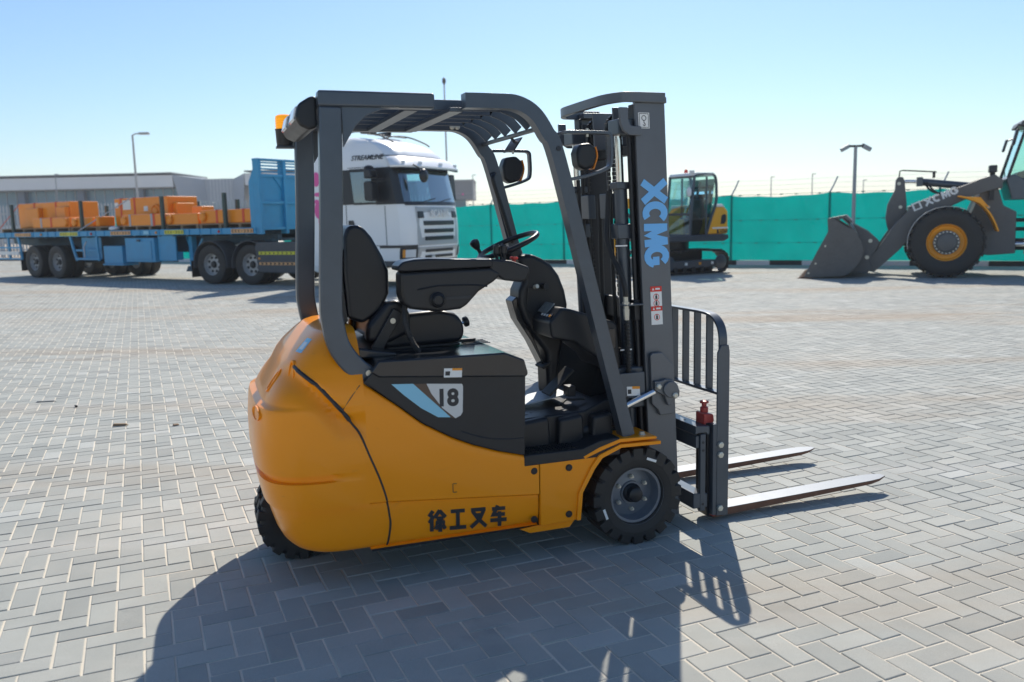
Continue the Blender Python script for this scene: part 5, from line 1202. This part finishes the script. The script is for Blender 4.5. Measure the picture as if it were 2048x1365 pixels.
MB().bb(-.88, -.48, -.516, -.511, .48, .76).build('paper_sheet', 'white', B2); MB().bb(.18, .38, -.516, -.511, .42, .56).build('paper_sheet', 'white', B2); MB().bb(-1.30, -1.12, -.516, -.511, .54, .70).build('paper_sheet', 'white', B2)
MB().bb(1.336, 1.55, -.35, .25, 0, .62).build('end_lug', 'orange', B2, .03, 3); MB().tube(smooth_path([(.60, -.52, .12), (.62, -.54, .45), (.80, -.56, .58), (.98, -.54, .45), (1.0, -.52, .12)], 4), .035, 8).build('lifting_loop', 'orange', B2)
cargo(-5.01, -2.98, .20, .60, PZ - .03, 1.91, 'long low orange bar in front of the papered tall block', [(-.6, 'strapgrey'), (.45, 'strapgrey'), (.56, 'strap')], (-.85,))
cargo(-2.93, -1.49, .22, .74, PZ - .03, 1.89, 'low orange bar right of the middle stake', [], (-.50,))
cargo(-2.80, -2.37, 1.0, 1.45, PZ, 2.10, 'small square orange block standing behind the low bars', [])
cargo(-1.39, .74, .22, .74, PZ, 1.95, 'longest low orange bar near the headboard with two straps', [(-.35, 'strap'), (.72, 'strap')], (-.90,))
cargo(.78, 1.08, .26, .78, PZ, 1.95, 'narrow orange bar end touching the headboard', [])
def pallet(x0, x1, y0, y1, label):
    p = thing('pallet', label, 'pallet', wpos((x0 + x1) / 2, (y0 + y1) / 2, 1.467), -34, 'timber pallets under the cargo'); hx, hy = (x1 - x0) / 2, (y1 - y0) / 2
    MB().bb(-hx, hx, -hy, hy, .098, .130).build('deck_board', 'wood', p)
    n_ = max(3, int((x1 - x0) / .55))
    for k in range(n_): xx = -hx + .06 + (2 * hx - .12) * k / (n_ - 1); MB().bb(xx - .05, xx + .05, -hy + .01, hy - .01, 0, .097).build('bearer', 'wood', p)
pallet(-12.1, -7.85, .20, 1.8, 'long timber pallet under the tail blocks'); pallet(-7.80, -6.30, .20, 1.2, 'timber pallet under the short low bars')
pallet(-6.28, -2.98, .20, 1.85, 'timber pallet under the papered tall block'); pallet(-2.94, -1.46, .20, 1.5, 'timber pallet right of the middle stake'); pallet(-1.42, 1.10, .20, 1.2, 'timber pallet under the longest low bar')
o = MB().tube([(-7.0, -.02, 1.47), (-6.3, .35, 1.90), (-5.35, .76, 2.42)], .018, 6).build('lashing_strap', 'strapgrey', FB)
MB().tube([(-12.2, .1, 1.5), (-11.9, .76, 2.40)], .014, 6).build('lashing_strap', 'strap', FB)
tag(MB().ball((0, 0, .06), (.16, .12, .07), 12).build('rag', 'white'), 'crumpled white rag on the trailer edge below the papered block', 'rag').location = wpos(-5.30, .12, 1.467)

# ================================================================== excavator
EX = thing('excavator', 'small orange crawler excavator with glazed cab parked by the green fence', 'excavator', (4.39, 21.98, 0), 30)
def track(y0, y1):
    L0, L1, r_, zc = -.42, 1.38, .28, .30; path = []
    for k in range(13): path.append((L0 + (L1 - L0) * k / 12, zc - r_ + .015 if 0 < k < 12 else zc - r_))
    for k in range(1, 9): a = R(-90 + 180 * k / 9); path.append((L1 + r_ * math.cos(a), zc + r_ * math.sin(a)))
    for k in range(13): path.append((L1 - (L1 - L0) * k / 12, zc + r_ + (.05 if 2 < k < 9 else .02)))
    for k in range(1, 9): a = R(90 + 180 * k / 9); path.append((L0 + r_ * math.cos(a), zc + r_ * math.sin(a)))
    tk = MB().sweep([Vector((a, (y0 + y1) / 2, b)) for a, b in path], .03, y1 - y0, (0, 1, 0), True).build('track', 'rubber', EX)
    P = [Vector((a, 0, b)) for a, b in path]; tot = sum((P[k] - P[k - 1]).length for k in range(len(P))); N_ = 44; sh = MB(); acc = 0; k = 0
    cum = [0]
    for k in range(len(P)): cum.append(cum[-1] + (P[(k + 1) % len(P)] - P[k]).length)
    for q in range(N_):
        d = tot * q / N_
        for k in range(len(P)):
            if cum[k] <= d < cum[k + 1]:
                a, b = P[k], P[(k + 1) % len(P)]; t = (d - cum[k]) / (cum[k + 1] - cum[k]); p = a.lerp(b, t); dr = (b - a).normalized()
                ang = math.degrees(math.atan2(dr.z, dr.x)); m3 = rot('Y', -ang)
                MB.box(sh, (p.x, (y0 + y1) / 2, p.z), (.075, y1 - y0 + .02, .055), m3); break
    sh.build('track_shoe_belt', 'rust' if False else 'darksteel', tk)
    MB().bb(L0 + .1, L1 - .15, y0 + .02, y1 - .02, .16, .36).build('track_frame', 'graphite', EX, .02)
    for x in (L0 + .02, L1): MB().lathe([(0, -.01), (.17, -.01), (.19, .05), (.12, .07), (0, .07)], (x, y0 + .04, zc), (0, -1, 0), 20).build('idler_wheel', 'graphite', EX)
    for k in range(5): MB().cyl((L0 + .25 + k * .3, y0 + .0, .13), (L0 + .25 + k * .3, y1, .13), .07, 12).build('track_roller', 'darksteel', EX)
    for k, m_ in ((.15, 'white'), (.62, 'labelorange'), (1.05, 'white')): MB().bb(k, k + .08, y0 + .012, y0 + .0195, .24, .31).build('sticker', m_, EX)
track(0, .40); track(1.40, 1.80)
MB().bb(-.1, 1.1, .4, 1.4, .35, .62).build('undercarriage', 'darksteel', EX, .03); MB().cyl((.5, .9, .6), (.5, .9, .88), .42, 24).build('slew_ring', 'darksteel', EX)
MB().prism([(-.45, .86), (-.45, 1.0), (1.40, 1.02), (1.60, 1.0), (1.62, .90), (1.45, .83), (.3, .85)], -.04, 1.84).build('platform', 'graphite', EX, .02)
MB().prism([(.86, 1.02), (1.18, 1.72), (1.46, 1.74), (1.60, 1.62), (1.61, 1.02)], -.02, 1.82).build('engine_cover', 'excorange', EX, .05, 3)
MB().prism([(1.16, 1.725), (1.20, 1.80), (1.42, 1.80), (1.50, 1.715)], .0, 1.80).build('top_cover', 'white', EX, .02)
MB().prism([(1.33, 1.28), (1.36, 1.50), (1.46, 1.54), (1.53, 1.50), (1.52, 1.34), (1.46, 1.28)], -.026, -.0205).build('side_grille', 'lettblack', EX, .01)
MB().bb(1.05, 1.60, -.026, -.0205, 1.16, 1.20).build('white_stripe', 'white', EX)
text('model_lettering', 'XE60', .13, 'lettblack', EX, (1.44, -.024, 1.09), (1, 0, 0), (0, 0, 1), .002, .003)
MB().bb(1.20, 1.27, -.024, -.0205, 1.04, 1.14).build('logo_block', 'lettblack', EX)
# cab as pillars with glass
CY0, CY1 = -.02, .98
def bar(name, pts, w_=.06, m_='graphite'): return MB().sweep(pts, w_, w_, (0, 1, 0) if abs(pts[0][1] - pts[-1][1]) < .01 else (0, 0, 1)).build(name, m_, EX, .012)
for y in (CY0 + .03, CY1 - .03):
    bar('cab_pillar', [(.30, y, 1.0), (.34, y, 1.6), (.44, y, 2.50)]); bar('cab_pillar', [(.84, y, 1.02), (.86, y, 2.50)], .045); bar('cab_pillar', smooth_path([(.86, y, 1.02), (1.02, y, 1.45), (1.19, y, 1.85), (1.20, y, 2.2), (1.18, y, 2.45)], 4))
    bar('cab_roof_rail', smooth_path([(.42, y, 2.48), (.52, y, 2.55), (1.05, y, 2.56), (1.18, y, 2.45)], 4))
for x, z in ((.30, 1.0), (.335, 1.55), (.45, 2.51)): bar('cab_crossbar', [(x, CY0 + .05, z), (x, CY1 - .05, z)], .06)
MB().prism([(.40, 2.53), (.46, 2.61), (1.08, 2.61), (1.18, 2.52)], CY0, CY1).build('cab_roof', 'white', EX, .02)
MB().add([(.31, CY0 + .06, 1.03), (.31, CY1 - .06, 1.03), (.445, CY1 - .06, 2.48), (.445, CY0 + .06, 2.48)], [(0, 1, 2, 3)]).build('front_glass', 'cabglass', EX)
for y in (CY0 + .025, CY1 - .025): MB().add([(.34, y, 1.04), (.85, y, 1.04), (1.19, y, 1.85), (1.18, y, 2.45), (1.05, y, 2.53), (.47, y, 2.53)], [(0, 1, 2, 3, 4, 5)]).build('side_glass', 'cabglass', EX)
MB().add([(1.02, CY0 + .06, 1.45), (1.02, CY1 - .06, 1.45), (1.18, CY1 - .06, 2.45), (1.18, CY0 + .06, 2.45)], [(0, 1, 2, 3)]).build('rear_glass', 'cabglass', EX)
MB().bb(.62, 1.0, .28, .72, 1.05, 1.45).build('seat', 'lettblack', EX, .05); MB().prism([(.92, 1.4), (1.0, 1.95), (1.08, 1.95), (1.06, 1.4)], .3, .7).build('seat_back', 'lettblack', EX, .04)
MB().prism([(.45, 1.02), (.40, 1.5), (.50, 1.62), (.72, 1.40), (.70, 1.02)], .08, .24).build('cab_console', 'darksteel', EX, .02); MB().prism([(.42, 1.02), (.40, 1.42), (.48, 1.42), (.52, 1.02)], .42, .55).build('pedal_console', 'excorange', EX, .02)
MB().lathe([(.05, 2.61), (.05, 2.66), (.035, 2.72), (0, 2.73)], (.70, .62, 0), (0, 0, 1), 14).build('beacon', 'redplastic', EX)
MB().box((.40, .06, 2.62), (.08, .12, .08)).build('work_lamp', 'clearlens', EX, .01)
MB().ball((.30, .05, 2.12), (.03, .09, .13), 12).build('mirror', 'clearlens', EX)
MB().tube([(.34, .04, 1.95), (.30, .03, 2.05)], .015, 6).build('mirror_arm', 'darksteel', EX)
# boom, arm, bucket folded low in front; dozer blade
MB().sweep(smooth_path([(.35, 1.25, 1.15), (-.3, 1.25, 1.75), (-.95, 1.25, 1.85), (-1.55, 1.25, 1.45)], 5), .26, .20, (0, 1, 0)).build('boom', 'excorange', EX, .02)
MB().sweep([(-1.55, 1.25, 1.55), (-1.05, 1.25, .55)], .18, .15, (0, 1, 0)).build('dipper_arm', 'excorange', EX, .02)
MB().cyl((.1, 1.25, 1.05), (-.8, 1.25, 1.6), .05, 12).build('boom_cylinder', 'graphite', EX)
MB().prism([(-1.15, .60), (-.95, .60), (-.72, .35), (-.78, .08), (-1.05, .03), (-1.28, .15), (-1.0, .2), (-.95, .35)], 1.0, 1.5).build('bucket', 'bucketgrey', EX, .01)
MB().prism([(-1.02, .02), (-.95, .02), (-.90, .25), (-.95, .48), (-1.02, .46), (-.98, .25)], 0, 1.8).build('dozer_blade', 'graphite', EX); MB().bb(-.95, -.1, .5, .65, .15, .28).build('blade_arm', 'graphite', EX); MB().bb(-.95, -.1, 1.15, 1.3, .15, .28).build('blade_arm', 'graphite', EX)

# ================================================================== wheel loader (front towards -x, near side y = 0)
LD = thing('wheel_loader', 'dark grey wheel loader with yellow rim and bucket lowered at right edge', 'wheel loader', (9.69, 19.016, 0), -22)
def big_wheel(x, y, s_):
    w_ = wheel(LD, (x, y, .79), .79, .52, .41, s_, rimm='loaderyellow', lugs=26, lug_h=.05, nuts=0, dish=.10, n=48, lugw=.45)
    mb = MB(); mb.lathe([(.27, .18), (.27, .21), (.20, .23), (.19, .27), (.10, .29), (0, .29)], (x, y, .79), (0, s_, 0), 30); mb.build('hub_plate', 'loadergrey', w_)
    me = MB().cyl((0, 0, 0), (0, s_ * .03, 0), .018, 6).mesh('wheel_nut'); me.materials.append(MATS['zinc'])
    for k in range(20): a = 2 * math.pi * k / 20; mesh_obj('wheel_nut', me, w_, (x + .24 * math.cos(a), y + s_ * .21, .79 + .24 * math.sin(a)))
    if s_ < 0 and x < 1:
        arc = [(x + .795 * math.cos(R(a)), y - .20, .79 + .795 * math.sin(R(a))) for a in range(65, 191, 5)]
        MB().sweep(arc, .012, .10, (0, 1, 0)).build('dust_line', 'edgewhite', w_)
big_wheel(0, .26, -1); big_wheel(0, 2.04, 1); big_wheel(3.05, .26, -1); big_wheel(3.05, 2.04, 1)
MB().cyl((0, .4, .79), (0, 1.9, .79), .18, 16).build('front_axle', 'loadergrey', LD); MB().cyl((3.05, .4, .79), (3.05, 1.9, .79), .18, 16).build('rear_axle', 'loadergrey', LD)
# bucket
side_ = [(-2.99, .01), (-2.90, .19), (-2.70, .62), (-2.46, 1.09), (-2.49, 1.36), (-2.40, 1.40), (-2.05, 1.17), (-1.90, 1.12), (-1.78, .90), (-1.70, .66), (-1.74, .46), (-1.84, .28), (-2.08, .07)]
for y in (-.30, 2.56): MB().prism(side_, y, y + .035).build('bucket_side', 'bucketgrey', LD, .006)
shell_ = smooth_path([(-2.99, 0, .02), (-2.5, 0, .045), (-2.08, 0, .085), (-1.84, 0, .30), (-1.72, 0, .66), (-1.80, 0, .90), (-2.0, 0, 1.20), (-2.20, 0, 1.40)], 5)
MB().sweep([Vector((p.x, 1.148, p.z)) for p in shell_], .03, 2.82, (0, 1, 0)).build('bucket_shell', 'bucketgrey', LD)
MB().prism([(-2.44, 1.39), (-2.10, 1.45), (-1.95, 1.30), (-1.98, 1.26), (-2.14, 1.38), (-2.40, 1.34)], -.25, 2.5).build('bucket_spill_guard', 'bucketgrey', LD, .008)
MB().prism([(-3.06, .0), (-2.80, .0), (-2.78, .03), (-3.0, .035)], -.31, 2.61).build('cutting_edge', 'rust', LD)
for y in (-.29, .4, 1.1, 1.8, 2.45): MB().prism([(-3.12, .01), (-2.85, .0), (-2.85, .08), (-2.95, .08)], y, y + .10).build('bucket_tooth', 'rust', LD)
for x, z in ((-2.72, .35), (-2.52, .75), (-2.87, .13)): MB().cyl((x, -.315, z), (x, -.300, z), .022, 10).build('bucket_bolt', 'zinc', LD)
for y in (.30, .55, 1.60, 1.85): MB().prism([(-1.95, 1.25), (-1.60, 1.05), (-1.36, .82), (-1.42, .66), (-1.58, .42), (-1.50, .20), (-1.62, .08), (-2.0, .10), (-1.72, .5), (-1.74, .8)], y, y + .05).build('bucket_ear', 'loadergrey', LD, .01)
for y in (.27, 1.92):
    for x, z in ((-1.56, .84), (-1.62, .46)): MB().cyl((x, y, z), (x, y + .40 if y < 1 else y - .4, z), .045, 14).build('pin', 'zinc', LD)
# lift arms, rocker, cylinders
for y in (.38, 1.72): MB().prism([(-1.66, .16), (-1.62, .50), (-1.42, .62), (-1.05, 1.22), (-.65, 1.66), (-.30, 1.80), (.63, 2.16), (.92, 2.26), (1.10, 2.12), (1.06, 1.98), (.55, 1.82), (.07, 1.58), (-.43, 1.30), (-.92, .64), (-1.28, .28), (-1.45, .12)], y, y + .10).build('lift_arm', 'loadergrey', LD, .012)
MB().bb(-.75, -.45, .48, 1.72, 1.35, 1.62).build('arm_cross_tube', 'loadergrey', LD, .03)
MB().prism([(-1.05, 2.22), (-1.0, 2.30), (-.90, 2.29), (-.86, 2.20), (-.80, 1.68), (-.80, 1.50), (-.93, 1.33), (-1.13, .98), (-1.20, 1.15), (-1.24, 1.35), (-1.21, 1.66), (-1.06, 2.0)], .85, 1.10).build('rocker', 'loadergrey', LD, .015)
for x, z in ((-.98, 2.14), (-.93, 1.60)): MB().cyl((x, .82, z), (x, 1.13, z), .04, 12).build('pin', 'zinc', LD)
MB().cyl((-.93, .97, 2.19), (-.50, .97, 2.17), .04, 14).build('tilt_piston', 'chrome', LD); MB().cyl((-.56, .97, 2.17), (.60, .97, 2.02), .085, 18).build('tilt_cylinder', 'graphite', LD)
MB().box((-.54, .97, 2.17), (.13, .20, .21)).build('cylinder_head', 'graphite', LD, .01)
MB().sweep([(-.98, .90, 2.28), (-.97, .90, 2.43), (-.90, .90, 2.44), (-.20, .90, 2.38)], .03, .03, (0, 1, 0)).build('level_bar', 'darksteel', LD)
MB().tube([(-.25, .90, 2.37), (-.25, .92, 2.25)], .03, 8).build('level_bracket', 'darksteel', LD)
MB().tube(smooth_path([(-.45, .88, 2.15), (-.30, .80, 1.95), (-.05, .80, 1.88), (.15, .85, 1.95)], 5), .022, 8).build('hose', 'rubber', LD)
MB().tube(smooth_path([(-.40, .84, 2.15), (-.22, .74, 1.93), (.05, .74, 1.85), (.30, .8, 1.97)], 5), .022, 8).build('hose', 'rubber', LD)
MB().cyl((.65, .55, .95), (-.25, .55, 1.42), .07, 14).build('lift_cylinder', 'graphite', LD)
glyphs('arm_lettering', ['X', 'C', 'M', 'G'], 'white', LD, (-.42, .379, 1.60), Vector((.915, 0, .40)).normalized(), Vector((-.40, 0, .915)).normalized(), .165, .165, .02, .045, .0005, .003)
MB().prism([(-.66, 1.49), (-.49, 1.565), (-.56, 1.73), (-.73, 1.655)], .3755, .3785).build('logo_panel', 'white', LD); MB().prism([(-.635, 1.535), (-.535, 1.58), (-.58, 1.685), (-.68, 1.64)], .373, .375).build('logo_mark', 'loadergrey', LD)
# fender, frame
MB().sweep(smooth_path([(.20, .25, 1.80), (.42, .25, 1.74), (.62, .25, 1.64), (.80, .25, 1.44), (.92, .25, 1.22), (1.0, .25, 1.02)], 5), .035, .48, (0, 1, 0)).build('fender', 'loaderyellow', LD, .01)
MB().prism([(.24, 1.79), (.62, 1.77), (.82, 1.52), (.64, 1.62)], .02, .05).build('fender_side', 'loaderyellow', LD, .008)
MB().prism([(.42, .55), (.46, 1.30), (.66, 1.80), (.68, 2.12), (.86, 2.22), (1.05, 2.15), (1.02, 1.98), (1.14, 1.58), (1.40, 1.44), (1.42, .52), (.9, .48)], .55, 1.75).build('front_frame', 'loadergrey', LD, .02)
MB().bb(.60, 1.10, .50, .549, 1.95, 2.03).build('frame_cap', 'loadergrey', LD, .01)
MB().cyl((.85, .54, 1.55), (.85, .549, 1.55), .03, 12).build('pin', 'zinc', LD)
MB().bb(.83, .93, .44, .52, 1.70, 2.30).build('headlamp_post', 'darksteel', LD); MB().bb(.80, .96, .36, .56, 2.30, 2.46).build('headlamp', 'lettblack', LD, .02)
for z in (.62, .80, 1.05, 1.25): MB().cyl((1.40, .9, z), (1.9, .9, z), .045, 10).build('articulation_hose', 'rubber', LD)
MB().cyl((1.35, .75, .72), (2.1, .75, .72), .05, 12).build('steering_piston', 'chrome', LD)
MB().prism([(1.75, .45), (1.75, 1.35), (2.4, 1.70), (5.0, 1.70), (5.1, .7), (4.4, .5)], .62, 1.68).build('rear_frame', 'loadergrey', LD, .02)
MB().prism([(3.0, 1.70), (3.0, 2.35), (4.8, 2.28), (5.2, 2.0), (5.2, 1.70)], .55, 1.75).build('engine_hood', 'loaderyellow', LD, .05)
# cab
MB().prism([(1.16, 2.16), (1.30, 1.70), (2.85, 1.70), (2.9, 2.0), (1.75, 2.0), (1.30, 2.26)], .55, 1.75).build('cab_base', 'graphite', LD, .02)
for y in (.58, 1.72):
    MB().sweep([(1.20, y, 2.18), (1.50, y, 3.28)], .06, .06, (0, 1, 0)).build('cab_pillar', 'darksteel', LD, .01); MB().sweep([(2.85, y, 1.95), (2.80, y, 3.28)], .08, .06, (0, 1, 0)).build('cab_pillar', 'darksteel', LD, .01); MB().sweep([(2.0, y, 1.95), (2.02, y, 3.28)], .06, .06, (0, 1, 0)).build('cab_pillar', 'darksteel', LD, .01)
    MB().add([(1.25, y, 2.2), (2.82, y, 1.98), (2.78, y, 3.25), (1.50, y, 3.25)], [(0, 1, 2, 3)]).build('side_glass', 'cabglass', LD)
MB().add([(1.21, .61, 2.2), (1.21, 1.69, 2.2), (1.49, 1.69, 3.26), (1.49, .61, 3.26)], [(0, 1, 2, 3)]).build('windscreen', 'cabglass', LD)
MB().prism([(1.36, 3.28), (1.42, 3.42), (2.85, 3.45), (2.92, 3.28)], .52, 1.78).build('cab_roof', 'loadergrey', LD, .04)
MB().prism([(1.30, 2.05), (1.42, 2.30), (1.60, 2.35), (1.66, 2.05)], .8, 1.4).build('cab_dash', 'darksteel', LD, .03)
MB().bb(2.1, 2.5, .9, 1.4, 1.95, 2.35).build('seat', 'lettblack', LD, .04); MB().bb(2.45, 2.6, .9, 1.4, 2.3, 2.9).build('seat_back', 'lettblack', LD, .04)
MB().tube([(1.50, .55, 3.25), (1.32, .40, 3.30), (1.25, .36, 3.20)], .02, 8).build('mirror_arm', 'lettblack', LD)
MB().box((1.26, .34, 3.03), (.06, .18, .36), rot('Y', 12)).build('mirror', 'lettblack', LD, .03, )
MB().box((1.08, .40, 2.86), (.05, .14, .28), rot('Y', 14)).build('mirror', 'lettblack', LD, .03)
MB().tube([(1.24, .36, 3.0), (1.10, .40, 2.95)], .015, 8).build('mirror_arm', 'lettblack', LD)
MB().tube(smooth_path([(1.14, .60, 2.20), (1.12, .55, 2.45), (1.22, .55, 2.75)], 4), .012, 6).build('handrail', 'lettblack', LD)

# ================================================================== small litter on the paving
def chip(x, y, lx, ly, lz, rz, m_, label, name, cat):
    o = MB().prism([(-lx / 2, 0), (-lx * .42, lz), (lx * .35, lz * .8), (lx / 2, lz * .15), (lx * .46, 0)], -ly / 2, ly / 2).build(name, m_, None, .002); o.location = (x, y, .002); o.rotation_euler = (0, 0, R(rz)); tag(o, label, cat)
chip(-3.04, 6.45, .115, .022, .018, 8, 'wood', 'dark brown splinter of wood on the paving left of the forklift', 'wood_splinter', 'wood splinter')
chip(-2.60, 6.42, .045, .030, .010, 30, 'wood', 'tiny pale chip of wood next to the dark splinter', 'wood_chip', 'wood chip')
chip(-4.15, 7.45, .17, .02, .010, 12, 'concrete', 'thin grey sliver lying on the paving at far left', 'timber_sliver', 'timber sliver')
chip(-3.75, 7.18, .02, .02, .02, 50, 'lettblack', 'small dark crumb right of the grey sliver', 'stone_crumb', 'stone')

# ================================================================== warm desert haze
hz = bpy.data.materials.new('haze'); hz.use_nodes = True; ht = hz.node_tree; ht.nodes.clear()
pv = ht.nodes.new('ShaderNodeVolumePrincipled'); pv.inputs['Color'].default_value = (0.90, 0.93, 0.97, 1); pv.inputs['Density'].default_value = 0.0007; pv.inputs['Anisotropy'].default_value = 0.0
ho = ht.nodes.new('ShaderNodeOutputMaterial'); ht.links.new(pv.outputs[0], ho.inputs['Volume']); MATS['haze'] = hz
o = MB().bb(-402, 402, -62, 702, -1.1, 23.0).build('haze', 'haze', smooth=0); o['kind'] = 'stuff'
sc.cycles.volume_bounces = 1
